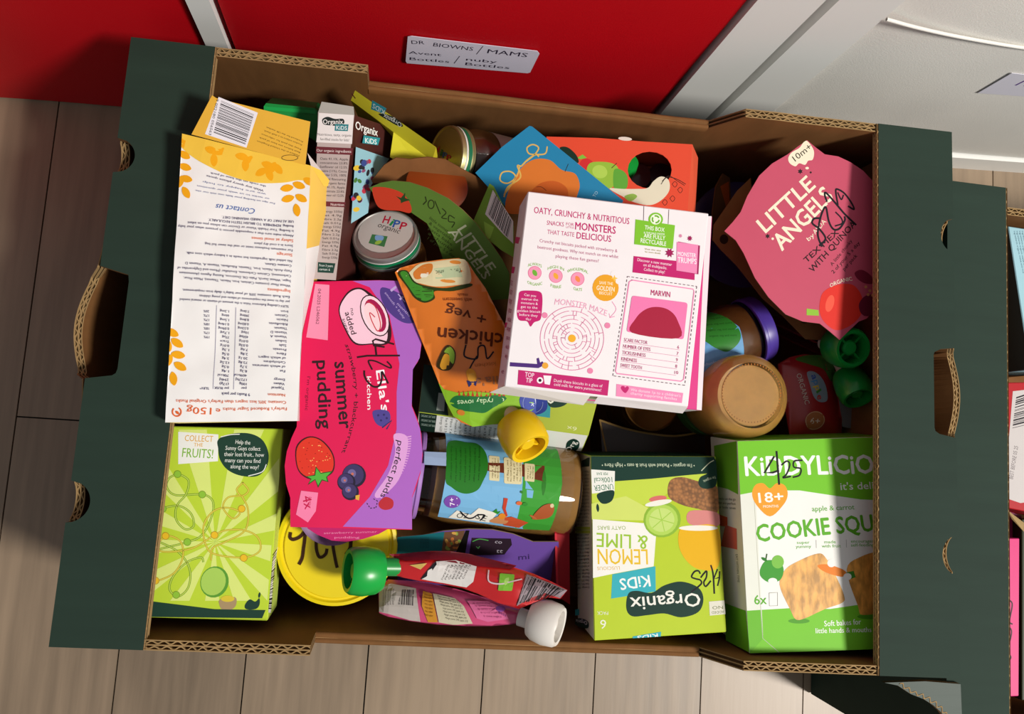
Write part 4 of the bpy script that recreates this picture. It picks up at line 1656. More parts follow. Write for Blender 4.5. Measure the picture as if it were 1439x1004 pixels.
# ---- brown side-up carton with text panel -------------------------------------------------------------
z0, z1 = .190, .183
a0, a1 = at(447, 158, z0), at(498, 162, z0)
b0, b1 = at(440, 392, z1), at(472, 394, z1)
f0, f1 = at(560, 183, .142), at(505, 392, .135)
bc = thing('snack_bar_carton', V((f1.x, (a0.y + b0.y) / 2, .135)), 'brown and teal snack carton standing on edge, grey text panel upward', 'carton', 'cartons lying in the crate')
g0, g1 = a0 + (f0 - a1), b0 + (f1 - b1)
vs = [a0, a1, b1, b0, g0, f0, f1, g1]
fs = [(0, 1, 2, 3), (1, 5, 6, 2), (0, 4, 5, 1), (3, 2, 6, 7), (4, 0, 3, 7), (4, 7, 6, 5)]
make('carton_body', vs, fs, [mat('#b9aaa6', .45), mat('#4a2420', .45), mat('#234a3c', .45)], bc, [0, 1, 1, 2, 1, 1])
tf = [a0, a1, at(497, 150, z0 + .004), at(452, 143, z0 + .004)]
make('torn_flap', tf, [(0, 1, 2, 3)], mat('#a8a39c', .7), bc)
S = Surf([a0, a1, b0])
A = Art(S, (420, 120, 3.347))
A.poly([(95, 130), (258, 140), (250, 276), (82, 268)], '#e6e2e0')
A.blob([(110, 160), (135, 148), (170, 158), (208, 158), (212, 180), (180, 190), (140, 188), (115, 182)], '#202a28')
A.text('Organix', (114, 182), (208, 182), 22, '#eceae6', .02)
A.poly([(170, 182), (234, 184), (230, 216), (168, 214)], '#2f7f86')
A.text('KiDS', (176, 208), (226, 210), 18, '#e4eeee', .02)
A.text('Nutritious, tasty, organic', (88, 236), (248, 242), 12, '#3a3434', .004)
A.text('fun-filled snacks for kids!', (100, 258), (236, 264), 12, '#3a3434', .004)
A.poly([(82, 288), (254, 296), (250, 328), (80, 320)], '#6b2c34')
A.text('Our organic ingredients', (84, 312), (246, 318), 13, '#e8dcd8', .006)
tl = ('Oats 41.1%, Apple', 'concentrate 23.8%', 'Sunflower oil 12.5%', 'Raisins (11%), Cocoa', 'powder 5.5%, 100%', 'Natural flavouring', 'from organic farms')
for i in range(10):
    A.text(tl[i % 7], (100 - i * .5, 350 + i * 19), (232 - i * 2.3, 354 + i * 19), 11, '#3c3230')
A.poly([(98, 545), (220, 550), (214, 574), (95, 568)], '#6b2c34')
A.text('Nutrition', (150, 566), (212, 568), 12, '#e8dcd8')
for i in range(13):
    A.text(('Energy 535kJ', 'Fat 4.9g', 'Fibre 2.2g', 'Salt 0.01g')[i % 4], (110, 598 + i * 18), (204 - i * 2, 600 + i * 18), 10, '#4a403e')
A.poly([(90, 832), (172, 838), (162, 884), (88, 880)], '#1f3f35')
A.text('From 3 years', (96, 852), (160, 856), 11, '#dfe6e0')
A.text('carton 6', (96, 870), (146, 873), 11, '#dfe6e0')
A.build('panel_print', bc)
S = Surf([a1, f0, b1])
A = Art(S, (420, 120, 3.347))
A.poly([(268, 290), (425, 345), (340, 470), (325, 600), (245, 650)], '#8fbecb')
A.text('Organix', (266, 205), (370, 240), 32, '#eceae6', .03)
A.poly([(305, 235), (382, 248), (372, 282), (298, 272)], '#2f8f98')
A.text('KiDS', (312, 270), (366, 278), 22, '#e4eeee', .03)
rs = random.Random(5)
for k in range(26):
    x = rs.uniform(256, 350)
    y = 320 + rs.uniform(0, 270) if x < 300 else 330 + rs.uniform(0, 200)
    A.ell(x, y, rs.uniform(6, 14), rs.uniform(8, 18), rs.choice(('#b8384a', '#3a4a8a', '#d8b83a', '#2a2a30', '#4a7a3a', '#8a4a6a')), rs.uniform(0, 90), n=9)
A.build('front_print', bc)

# ---- yellow carton behind -------------------------------------------------------------------------------
z = .165
p = [at(499, 127, .182), at(613, 207, .176), at(607, 226, .160), at(493, 141, .170)]
yb = thing('snack_bar_carton', (p[3].x + .04, p[3].y - .02, .12), 'yellow snack carton wedged against the rear wall behind the brown carton', 'carton', 'cartons lying in the crate')
r_ = [at(560, 178, .168), p[1], at(606, 232, .160), at(548, 221, .155)]
dn = V((.004, .004, -.04))
lo = [v + dn for v in p]
make('carton_body', p + lo, [(0, 1, 2, 3), (0, 4, 5, 1), (1, 5, 6, 2), (2, 6, 7, 3), (3, 7, 4, 0), (7, 6, 5, 4)], [mat('#e8dd38', .45), mat('#d9cc34', .45)], yb, [0, 1, 1, 1, 1, 1])
make('front_panel', [p[3].lerp(p[2], .52), p[2], p[2] + V((-.002, -.012, -.006)), at(548, 221, .158)], [(0, 1, 2, 3)], mat('#d8cf33', .45), yb)
S = Surf([p[0], p[1], p[3]])
A = Art(S, (420, 120, 3.347))
A.poly([(345, 70), (412, 108), (402, 136), (340, 112)], '#2f96a6')
A.text('KiDS', (404, 118), (350, 84), 20, '#e4eeee', .02)
A.blob([(375, 135), (420, 138), (470, 165), (490, 192), (465, 190), (420, 165)], '#20302a')
A.text('Organix', (484, 178), (400, 132), 20, '#e8e8e0', .02)
A.line([(265, 60), (250, 40)], 5, '#6a2a2a')
A.build('edge_print', yb)

# ---- green lid peeping out at the rear left ----------------------------------------------------------------
zz = .168
S = Surf([(370, 152, zz), (445, 158, zz), (375, 176, zz - .006)])
gl = thing('green_box', at(408, 168, .12), 'bright green pack end between the rusk carton and rear wall', 'carton')
plate(gl, S, [(371, 149), (374, 145), (442, 152), (446, 156), (446, 200), (430, 190), (400, 182), (370, 176)], .03, '#0f8a3a', '#0b5a28', 'pack_body', kind='plastic', rough=.4)
make('lid_lip', [S.w(371, 149, .001), S.w(444, 155, .001), S.w(444, 160, .001), S.w(371, 154, .001)], [(0, 1, 2, 3)], mat('#17a04a', .35, 'plastic'), gl)


# ---- jars -------------------------------------------------------------------------------------------------
def jar(name, label, base, axis, r, ln, lid_r, lid_h, puree, lidm, lab_col=None, lab=(0, 0), group='glass baby food jars'):
    """glass jar: base centre, axis towards the lid"""
    j = thing(name, base, label, 'jar', group)
    a = V(axis).normalized()
    g = mat('#f4f2ea', .03, 'glass')
    body = [(0, .0), (r * .80, 0), (r * .93, r * .05), (r, r * .18), (r, ln * .72), (r * .97, ln * .80), (lid_r * .93, ln * .9), (lid_r * .9, ln)]
    lathe(j, base, a, body, g, 'glass_body', 48)
    k = .945
    lathe(j, base, a, [(0, r * .09), (r * .78, r * .09), (r * k, r * .24), (r * k, ln * .71), (r * .91, ln * .79), (lid_r * .86, ln * .89), (0, ln * .9)], mat(puree, .35, 'puree'), 'puree', 40)
    if lid_h:
        l0 = ln - lid_h * .3
        lo = lathe(j, base, a, [(lid_r * .97, l0), (lid_r * 1.02, l0 + .0006), (lid_r * 1.03, l0 + lid_h * .22), (lid_r, l0 + lid_h * .3), (lid_r, l0 + lid_h * .85), (lid_r * .985, l0 + lid_h * .97), (lid_r * .94, l0 + lid_h), (lid_r * .9, l0 + lid_h * .93), (0, l0 + lid_h * .93)], lidm, 'lid', 52)
        j['top'] = l0 + lid_h * .93
    else:
        lo = None
    if lab_col:
        lathe(j, base, a, [(r * 1.006, ln * lab[0]), (r * 1.006, ln * lab[1])], mat(lab_col, .5), 'label_band', 48)
    return j, lo


# jar with a silver and green lid, tipped towards the rear
lc_ = at(541, 331, .168)
ax = V((-.22, .42, .88)).normalized()
LN, LH, LR = .066, .013, .0236
base = lc_ - ax * (LN - LH * .3 + LH * .93)
j1, lid1 = jar('baby_food_jar', 'tipped glass jar with a silver lid banded in green beside the orange pouch', base, ax, .0262, LN, LR, LH, '#8a5a2a', mat('#b9b6b0', .35, 'metal'), '#c9bfb4', (.12, .55))
del j1['top']
for t0, t1, c in ((.40, .62, '#0f7a4c'), (.26, .33, '#0f7a4c'), (.66, .74, '#e6e6e0')):
    l0 = LN - LH * .3
    lathe(j1, base, ax, [(LR * 1.004 + .0003, l0 + LH * t0), (LR * 1.004 + .0003, l0 + LH * t1)], mat(c, .35, 'plastic'), 'lid_band', 52)
S = Surf([lc_, lc_ + V((1, 0, 0)) - ax * ax.x, lc_ + V((0, 1, 0)) - ax * ax.y])
A = Art(S, (420, 120, 3.347), base=.0003)
A.ell(408, 690, 132, 96, '#c6c0ba', -14)
for ch, c, i in (('H', '#b81c3a', 0), ('i', '#1c8a4a', 1), ('P', '#2a58a8', 2), ('P', '#b81c3a', 3)):
    x = (392, 424, 440, 472)[i]
    A.text(ch, (x, 648 + i * 10), (x + (28, 10, 28, 28)[i], 652 + i * 10), 34, c, .05)
A.text('organic', (368, 666), (470, 700), 24, '#3a3432', .004)
A.poly([(345, 702), (418, 712), (402, 762), (328, 744)], '#3f7a48')
A.blob([(362, 708), (398, 712), (392, 732), (362, 730)], '#7fa8d8')
A.leaf(374, 740, 18, 9, -20, '#9ac04a')
A.build('lid_print', lid1)

# jar lying behind, lid towards the front left
ax = V((-.86, -.10, .50)).normalized()
lc2 = at(632, 222, .152)
base = lc2 - ax * .062
j2, lid2 = jar('baby_food_jar', 'glass jar lying against the rear wall, lid facing the green sleeve', base, ax, .0255, .058, .0235, .012, '#6a4420', mat('#a8a070', .4, 'metal'), '#a8a4a0', (.1, .55))
del j2['top']
for t0, t1, c in ((.30, .55, '#0f6a46'), (.6, .72, '#d8d8d0')):
    lathe(j2, base, ax, [(.0238, .0544 + .012 * t0), (.0238, .0544 + .012 * t1)], mat(c, .35, 'plastic'), 'lid_band', 52)
lt2 = base + ax * (.0544 + .01125)
S = Surf([lt2, lt2 + V((1, 0, 0)) - ax * ax.x, lt2 + V((0, 1, 0)) - ax * ax.y])
A = Art(S, (420, 120, 3.347), base=.0003)
for ch, c, x, y in (('H', '#a81c3a', 640, 310), ('i', '#1c7a4a', 664, 328), ('P', '#2a58a8', 676, 340), ('P', '#a81c3a', 694, 352)):
    A.text(ch, (x, y), (x + (8 if ch == 'i' else 18), y + 5), 26, c, .05)
A.build('lid_print', lid2)

# big jar lying on its side with the picture label
r = .0335
c0 = at(592, 668, .135)
c1 = at(806, 694, .135)
ax = (c0 - c1).normalized()
LNJ = (c0 - c1).length + .004
j3, lid3 = jar('baby_food_jar', 'large glass jar lying flat with a tree and blue sky label', c1, ax, r, LNJ, .0315, .013, '#c4924e', mat('#a87ac4', .4, 'plastic'))
del j3['top']
tan = Surf([c0 + V((0, 0, r)), c1 + V((0, 0, r)), c0 + V((0, .1, r))])
vc = 0.0


def cyl(u, v, rr=r):
    t = max(0, rr * rr - v * v)
    return math.sqrt(t) - rr + .0006


tan.h = cyl
A = Art(tan, (560, 590, 5.285), base=.0004, step=.000012)
A.poly([(300, 735), (350, 430), (368, 95), (930, 150), (1050, 165), (960, 835)], '#79b4dc')
A.poly([(885, 830), (925, 440), (950, 160), (1225, 205), (1215, 480), (1150, 842)], '#3d9a34')
A.poly([(640, 320), (800, 325), (1095, 345), (1080, 460), (930, 425), (800, 400), (650, 380)], '#6a2e1c')
A.leaf(1080, 470, 95, 16, 95, '#2f7a26')
A.blob([(370, 185), (430, 155), (520, 170), (600, 180), (650, 230), (668, 300), (662, 380), (630, 450), (590, 520), (520, 550), (450, 540), (390, 500), (350, 460), (356, 330)], '#23751f')
for i in range(7):
    y0 = 200 + (i % 2) * 14
    A.text(('Free from added sugar', 'nothing artificial here', 'organic veg and pasta', 'just simple good food', 'cooked with great care')[i % 5], (395 + i * 36, y0), (385 + i * 34, y0 + 250), 12, '#12400e')
for x0, y0, w, h in ((680, 268, 80, 190), (790, 282, 136, 200), (944, 325, 76, 138)):
    A.rrect([(x0, y0), (x0 + w, y0 + 8), (x0 + w - 12, y0 + h), (x0 - 8, y0 + h - 8)], '#e0d4a8', .12)
    for k in range(3 if w < 100 else 5):
        xx = x0 + w - 18 - k * (w - 20) / (3 if w < 100 else 5)
        A.text(('100% organic veg', 'per 190g jar', '1 of 5 a day')[k % 3], (xx, y0 + 22), (xx - 8, y0 + h - 22), 10, '#7a6a3a')
A.ell(402, 612, 62, 50, '#7a4aa8')
A.text('7+', (420, 640), (412, 580), 34, '#f2eaf6', .03)
A.line([(440, 640), (434, 585)], 6, '#f2eaf6')
A.poly([(380, 742), (440, 680), (545, 715), (600, 660), (740, 700), (690, 780)], '#ece8dc')
A.text('OZ', (440, 742), (530, 745), 40, '#1c2a1c', .0)
A.text('SE', (580, 745), (660, 768), 44, '#1c2a1c', .0)
A.line([(465, 690), (520, 740), (560, 742), (600, 715), (650, 720), (620, 760)], 11, INK, True)
A.poly([(782, 582), (812, 586), (800, 668), (820, 720), (806, 730), (776, 660)], '#c24028')
A.blob([(690, 770), (740, 730), (800, 722), (830, 760), (800, 790)], '#c98a5a')
A.ell(778, 725, 26, 24, '#e08a2a')
A.poly([(705, 690), (735, 665), (740, 690), (765, 685), (745, 710)], '#2f8a2a')
A.poly([(800, 735), (850, 728), (980, 775), (920, 822), (800, 800)], '#c4502e')
A.ell(896, 622, 22, 15, '#d86a38')
A.ell(940, 630, 20, 14, '#2f8a2a')
A.ell(912, 538, 10, 10, '#2f7a26')
A.blob([(1000, 740), (1060, 650), (1130, 625), (1158, 660), (1140, 720), (1080, 745)], '#a8542c')
A.ell(1140, 640, 14, 16, '#d8c49a')
A.leaf(1010, 730, 34, 8, 30, '#b8643a')
A.build('picture_label', j3, grid=.006)
A = Art(tan, (560, 590, 5.285), base=.0004, step=.000012)
A.poly([(195, 238), (362, 245), (358, 345), (190, 335)], '#9fb4d4')
A.build('seal_strip', j3, grid=.006)

# upturned jar of orange puree
jc = at(1056, 556, .178)
jr = (at(1113, 556, .178) - at(999, 556, .178)).length / 2
j4 = thing('baby_food_jar', (jc.x, jc.y, .11), 'upturned glass jar with orange puree showing through its base', 'jar', 'glass baby food jars')
lathe(j4, (jc.x, jc.y, .11), (0, 0, 1), [(jr * .9, 0), (jr * .93, .008), (jr * .98, .014), (jr, .02), (jr, .055), (jr * .96, .064), (jr * .86, .0685), (jr * .76, .0695), (jr * .70, .0668), (0, .0655)], mat('#f4f2ea', .03, 'glass'), 'glass_body', 56)
lathe(j4, (jc.x, jc.y, .11), (0, 0, 1), [(0, .004), (jr * .84, .006), (jr * .90, .02), (jr * .90, .052), (jr * .84, .059), (jr * .74, .0625), (0, .0620)], mat('#f2ba62', .3, 'puree'), 'puree', 48)
lathe(j4, (jc.x, jc.y, .096), (0, 0, 1), [(0, 0), (jr * .9, 0), (jr * .93, .001), (jr * .93, .014), (jr * .88, .0138), (0, .0138)], mat('#4a7a3a', .4, 'plastic'), 'lid', 44)
S = Surf([(1056, 552, .1801), (1100, 552, .1801), (1056, 530, .1801)])
A = Art(S)
for k in range(60):
    t = 2 * math.pi * k / 60
    A.ell(1056 + 41 * math.cos(t), 553 + 41 * math.sin(t), .9, 1.3, '#a8692a', n=6)
A.build('knurled_ring', j4)

# jar with a purple lid lying under the maze carton
r = .028
p0, p1 = at(985, 492, .128), at(1066, 461, .128)
ax = (p1 - p0).normalized()
j5, lid5 = jar('baby_food_jar', 'glass jar with a purple lid lying next to the upturned orange jar', p0 - ax * .012, ax, r, (p1 - p0).length + .004, .0275, .012, '#7a4a20', mat('#4a3494', .35, 'plastic'))
del j5['top']
tn = Surf([p0 + V((0, 0, r)), p1 + V((0, 0, r)), p0 + V((-.03, .1, r))])
tn.h = lambda u, v: math.sqrt(max(0, r * r - v * v)) - r + .0006
A = Art(tn, (960, 400, 4.183), base=.0004, step=.000012)
A.poly([(60, 260), (100, 150), (190, 120), (330, 250), (368, 410), (300, 440), (110, 560), (60, 400)], '#5f9ac8')
A.blob([(100, 170), (170, 135), (240, 165), (300, 220), (335, 290), (320, 350), (260, 395), (200, 380), (150, 350), (105, 300)], '#2a7a26')
for i in range(4):
    A.text('organic veg and more', (125 + i * 10, 200 + i * 36), (285 + i * 9, 190 + i * 38), 12, '#164a12')
A.text('chunky mash', (130, 480), (270, 440), 16, '#b8d2e8')
A.build('picture_label', j5, grid=.006)

# ---- orange squeeze pouch with yellow cap -------------------------------------------------------------------
outl = [(555, 383), (562, 377), (572, 374), (592, 369), (620, 365), (645, 363), (657, 368), (667, 384), (682, 405), (700, 440), (722, 480), (745, 520), (756, 552), (752, 580), (735, 590), (712, 596), (690, 597), (664, 600), (648, 594), (636, 584), (622, 552), (606, 512), (588, 468), (570, 422)]
S = pouch_surf([(570, 380, .180), (660, 380, .180), (690, 590, .172)], outl, .006, .012, .0012, 4)
op = thing('food_pouch', at(640, 480, .165), 'orange and lime foil food pouch with a yellow cap', 'pouch', 'squeezy food pouches')
pouch_body(op, S, mat('#d9741a', .32, 'foil'), lower=.3)
A = Art(S, (550, 350, 3.24), base=.0006, step=.000006)
A.blob([(62, 140), (90, 100), (130, 68), (200, 58), (300, 46), (345, 62), (360, 150), (300, 168), (200, 175), (130, 160)], '#d9d0a6')
A.blob([(100, 110), (140, 75), (185, 70), (180, 110), (140, 135), (110, 140)], '#cf7a30')
A.ell(150, 120, 20, 14, '#e8e4d0', -30)
A.ell(290, 62, 26, 9, '#d88a3a', 5)
A.ell(255, 150, 34, 8, '#d88a3a', 5)
A.poly([(192, 92), (305, 78), (322, 130), (200, 140)], '#b8c8a0')
A.text("I'm organic", (312, 90), (200, 102), 20, '#3a4a30', .0)
A.blob([(30, 112), (70, 100), (105, 150), (160, 172), (250, 182), (350, 160), (362, 172), (280, 196), (196, 196), (195, 230), (150, 248), (105, 225), (75, 180)], '#2a3a10')
A.blob([(40, 114), (68, 106), (100, 156), (160, 180), (188, 192), (186, 225), (150, 240), (112, 220), (82, 180)], '#3f8a2a')
A.text('with sweetcorn', (365, 226), (232, 226), 18, '#7a3208', .0)
A.text('mash', (345, 206), (300, 206), 14, '#7a3208', .0)
A.text('+ veg', (432, 300), (248, 262), 48, '#5a2408', .02)
A.text('chicken', (505, 388), (212, 360), 62, '#5a2408', .03)
A.line([(335, 440), (330, 490), (385, 500), (392, 450), (420, 445), (432, 500), (460, 470)], 7, INK, True)
A.line([(385, 490), (350, 560), (380, 620)], 6, INK, True)
A.blob([(338, 560), (360, 545), (382, 570), (378, 615), (352, 610)], '#d8902a')
A.ell(362, 585, 16, 24, '#e0a03a')
A.poly([(340, 600), (388, 600), (380, 625), (365, 612), (350, 630)], '#2a2a60')
A.text('kitchen', (470, 515), (375, 525), 18, '#b0642a', .0)
A.text("Ella's", (515, 575), (380, 590), 36, '#a06a4a', .02)
A.blob([(205, 525), (235, 455), (262, 440), (288, 470), (285, 520), (262, 552), (225, 552)], '#3a2a0a')
A.blob([(222, 520), (240, 480), (262, 490), (258, 535), (236, 550), (222, 540)], '#e0a02a')
A.blob([(238, 470), (262, 446), (284, 475), (280, 522), (264, 510), (258, 480)], '#8ab43a')
A.poly([(214, 610), (240, 640), (300, 655), (360, 648), (440, 655), (520, 640), (640, 620), (690, 690), (640, 735), (500, 795), (370, 810), (282, 762), (250, 700)], '#86b82a')
for k in range(12):
    x = 300 + k * 20
    A.poly([(x, 672), (x + 6, 645), (x + 14, 672)], '#b83a1c')
A.blob([(265, 695), (290, 670), (330, 668), (400, 672), (470, 665), (522, 672), (500, 700), (460, 722), (420, 746), (370, 742), (320, 735), (280, 718)], '#1c6a34')
A.text('everyday loves', (508, 678), (298, 690), 24, '#cfe6b8', .008)
A.ell(315, 745, 18, 13, '#c87a2a', 20)
A.blob([(578, 690), (600, 655), (660, 650), (700, 680), (702, 730), (660, 755), (605, 745)], '#3a4aa0')
A.text('7+', (655, 680), (625, 700), 30, '#c8d0ec', .01)
A.ring(640, 702, 46, 2.5, '#8a98d0')
A.build('pouch_print', op, grid=.008)
sp0 = S.w(722, 590)
sp0.z = .176
cc = at(734, 612, .181)
axc = V((.30, -.55, .42)).normalized()
lathe(op, sp0 - axc * .008, axc, [(0, 0), (.0062, 0), (.0062, .02), (0, .02)], mat('#e6c9a0', .4, 'plastic'), 'spout', 20)
cap(op, cc - axc * .014, axc, .0168, .027, '#eec312')

# ---- second lime carton under the orange pouch --------------------------------------------------------------
zz = .158
q = wq([(596, 512, zz), (846, 540, zz), (827, 612, zz), (588, 580, zz)])
l2 = thing('snack_bar_carton', mid(q, -.03), 'lime snack carton lying under the orange pouch, white side panel showing', 'carton', 'cartons lying in the crate')
carton_body(l2, q, .018, ('#a4b23a', '#1d4436', '#8f9c34', '#e2e3de', '#1d4436', '#a4b23a'), shift=(0, -.0125, 0))
S = Surf([q[0], q[1], q[3]])
A = Art(S, (550, 350, 3.24))
A.poly([(148, 525), (235, 540), (260, 760), (126, 742)], '#12291f')
A.poly([(215, 655), (245, 660), (240, 740), (205, 735)], '#9aa49a')
A.build('end_print', l2)
A = Art(S, (550, 350, 3.24))
A.poly([(660, 640), (728, 648), (722, 770), (655, 760)], '#2f8f98')
A.blob([(712, 640), (760, 600), (800, 650), (802, 700), (760, 722), (715, 712)], '#12332a')
A.text('Organix', (742, 705), (742, 470), 34, '#e0e2d4', .03)
A.text('6', (855, 800), (855, 822), 30, '#d8dab0') if 0 else A.text('6x', (845, 812), (800, 806), 18, '#d4d8a4')
A.build('front_print', l2)
sv = V((0, -.0125, -.018))
SS = Surf([q[3], q[2], q[3] + sv])
A = Art(SS, (550, 350, 3.24), clip=[q[3], q[2], q[2] + sv, q[3] + sv])
A.poly([(128, 742), (208, 752), (196, 842), (122, 830)], '#12291f')
for i in range(3):
    A.text('ORGANIC OAT BARS', (135, 764 + i * 20), (200, 772 + i * 20), 10, '#9ab0a0')
for k in range(22):
    x = 225 + k * 22
    A.text(('Energy 1620', 'Fat 9.8 2.9', 'Fibre 7.4', 'Protein 6.7')[k % 4], (x, 766 + k * 4.6), (x - 6, 830 + k * 4.8), 11, '#4a4e4a')
A.poly([(620, 822), (700, 832), (690, 905), (610, 893)], '#b7bf5a')
A.blob([(800, 880), (830, 865), (855, 880), (850, 910), (815, 930), (795, 915)], '#12332a')
A.text('Org', (812, 925), (845, 880), 20, '#e8e8e0', .02)
A.build('side_print', l2)
# ---- green ready-meal sleeve with tomato -------------------------------------------------------------------
gs = thing('meal_sleeve_pack', at(620, 330, .12), 'dark green meal sleeve with tomato around an amber pot, handwritten date', 'food pack', 'pots in card sleeves')
S = Surf([(519, 264, .176), (665, 312, .184), (640, 430, .140)])
arc = [(519, 264), (535, 257), (552, 254), (575, 256), (600, 264), (630, 279), (650, 295), (668, 313), (690, 342), (706, 365), (716, 385), (716, 420), (660, 425), (640, 415), (628, 380), (616, 345), (600, 314), (568, 292), (530, 280)]
plate(gs, S, arc, .0008, '#55742c', '#8a6a44', 'front_plate')
A = Art(S, (420, 120, 3.347))
A.blob([(345, 490), (370, 478), (430, 485), (490, 510), (525, 560), (525, 600), (470, 590), (400, 585), (365, 560)], '#c23a22')
A.poly([(455, 520), (480, 530), (500, 505), (500, 530), (525, 540), (495, 548), (480, 555), (478, 540)], '#24401c')
DG = '#27300f'
A.line([(595, 525), (600, 545), (585, 560)], 6, DG)
A.ring(622, 560, 14, 5, DG, ry=20)
A.line([(640, 545), (665, 605)], 5, DG)
A.line([(675, 580), (692, 600), (672, 622), (695, 628)], 5, DG, True)
A.line([(732, 625), (708, 612), (705, 640), (732, 645), (720, 668)], 5, DG, True)
for i, t in enumerate(('little tomato', '& vegetable', 'pasta bake', 'a chunky', '1 of your 5 a day')):
    A.text(t, (612 - i * 2, 628 + i * 24), (708 + i * 5, 700 + i * 28), 14, DG, .004)
A.text('LITTLE', (745, 680), (890, 880), 46, '#b4b896', .03)
A.text('ANGELS', (700, 690), (870, 915), 40, '#b4b896', .03)
A.build('front_print', gs)
# back plate, amber pot and barcode end
S2 = Surf([(519, 260, .160), (690, 250, .168), (640, 300, .140)])
bk = [(519, 258), (540, 232), (556, 222), (575, 224), (600, 221), (625, 224), (650, 238), (672, 250), (688, 258), (692, 262), (668, 312), (650, 296), (625, 278), (590, 262), (560, 256)]
plate(gs, S2, bk, .0008, '#8a5a34', '#7a5030', 'back_plate', kind='kraft', rough=.8)
pc = at(614, 262, .170)
pa = V((.05, .25, .95)).normalized()
lathe(gs, pc - pa * .028, pa, [(0, 0), (.017, 0), (.020, .02), (.0225, .0295), (.0215, .0300), (0, .0302)], mat('#8a3e16', .22, 'plastic'), 'amber_pot', 44)
S3 = Surf([(690, 258, .184), (722, 320, .180), (665, 318, .176)])
eb = plate(gs, S3, [(688, 258), (694, 262), (722, 318), (722, 362), (705, 352), (662, 318)], .0008, '#6f9a2e', '#c8bfa8', 'end_panel')
A = Art(S3, (420, 120, 3.347))
A.poly([(912, 492), (1008, 640), (1008, 745), (960, 700), (876, 606)], '#dedad6')
A.bars((925, 510), (890, 605), (1005, 645), 22, 8, c=(985, 722))
A.poly([(870, 640), (918, 668), (900, 720), (880, 728)], '#8fc046')
A.build('barcode_print', eb)

# ---- blue carton with peach --------------------------------------------------------------------------------
bp = thing('fruit_carton', at(770, 240, .13), 'bright blue carton corner with a peach drawing under the maze carton', 'carton', 'cartons lying in the crate')
S = Surf([(668, 243, .172), (746, 177, .190), (875, 283, .182)])
plate(bp, S, [(668, 243), (705, 207), (744, 177), (748, 178), (800, 220), (876, 282), (868, 300), (730, 300), (712, 292)], .014, '#1f80ac', '#175f80', 'carton_body')
A = Art(S, (660, 150, 3.718))
A.blob([(190, 545), (210, 420), (270, 320), (340, 275), (420, 280), (480, 330), (550, 350), (575, 410), (560, 470), (540, 540), (300, 560)], '#d4752a')
A.blob([(300, 540), (310, 460), (370, 400), (450, 390), (510, 430), (505, 500), (450, 540)], '#c05a1c')
A.line([(180, 470), (200, 420), (265, 370), (250, 310), (270, 310), (300, 280), (345, 250), (360, 260)], 8, '#d8b25a', True)
A.line([(180, 460), (210, 420), (240, 370), (215, 340), (170, 345), (160, 385), (200, 400), (245, 365), (262, 310)], 7, '#d8b25a', True)
A.line([(290, 290), (340, 250), (360, 215), (330, 198), (300, 215), (310, 245), (350, 250), (395, 245), (405, 210)], 7, '#d8b25a', True)
A.line([(515, 300), (498, 340)], 3, '#20180c')
A.line([(350, 420), (375, 420), (400, 438)], 3, '#5a2408', True)
A.text('TO', (655, 475), (672, 448), 16, '#a8d0e0')
A.build('front_print', bp)

# ---- coral red carton with window holes ---------------------------------------------------------------------
cr = thing('fruit_pouch_carton', at(870, 250, .12), 'coral red carton with a round window hole and fruit pictures', 'carton', 'cartons lying in the crate')
zz = .178
S = Surf([(768, 192, zz), (972, 203, zz), (775, 290, zz - .004)])
# front panel with a real hole: outline joined to the hole by a bridge
oc = [(768, 192), (840, 194), (905, 199), (973, 203), (966, 300), (775, 300)]
hx, hy = 913, 239
hole = [(hx + 31 * math.cos(t), hy + 26 * math.sin(t)) for t in (2 * math.pi * i / 20 for i in range(20))]
uo = [S.uv(*p) for p in oc]
uh = [S.uv(*p) for p in hole]
tr = tessellate_polygon([[V((u[0], u[1], 0)) for u in uo], [V((u[0], u[1], 0)) for u in uh]])
allv = uo + uh
vs = [S.pos(*u) for u in allv] + [S.pos(*u, -.0007) for u in allv]
k = len(allv)
fs = [tuple(t) for t in tr] + [tuple(i + k for i in t) for t in tr]
make('front_panel', vs, fs, mat('#d9492e', .45), cr)
d = V((0, 0, -.05))
T0, T1, T2, T3 = S.w(768, 192), S.w(973, 203), S.w(966, 300), S.w(775, 300)
T1b, T2b = at(981, 222, zz - .022), at(977, 300, zz - .022)
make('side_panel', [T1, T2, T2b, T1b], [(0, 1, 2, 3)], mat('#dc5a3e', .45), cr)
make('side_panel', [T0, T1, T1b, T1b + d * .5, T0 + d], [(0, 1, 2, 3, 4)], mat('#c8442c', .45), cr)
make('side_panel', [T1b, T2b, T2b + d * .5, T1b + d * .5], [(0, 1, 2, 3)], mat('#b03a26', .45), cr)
make('side_panel', [T0, T3, T3 + d, T0 + d], [(0, 1, 2, 3)], mat('#c8442c', .45), cr)
make('base_panel', [T0 + d, T1 + d, T2 + d, T3 + d], [(0, 1, 2, 3)], mat('#6a3020', .7, 'kraft'), cr)
A = Art(S, (660, 150, 3.718))
A.blob([(575, 300), (600, 270), (640, 285), (640, 320), (600, 330)], '#c8282c')
A.poly([(560, 268), (590, 250), (612, 268), (580, 275)], '#7ab83a')
A.blob([(612, 330), (630, 295), (680, 288), (740, 295), (775, 320), (770, 380), (740, 425), (680, 420), (630, 380)], '#8fb83a')
A.ell(680, 340, 40, 34, '#a9cc52', 20)
A.line([(742, 320), (768, 296)], 4, '#5a3a1c')
A.blob([(755, 330), (800, 335), (825, 370), (820, 425), (780, 430), (752, 420)], '#5aa034')
A.blob([(730, 428), (800, 430), (870, 430), (930, 425), (960, 390), (1000, 365), (1040, 385), (1042, 440), (1000, 490), (940, 515), (860, 500), (800, 470)], '#d9d4bc')
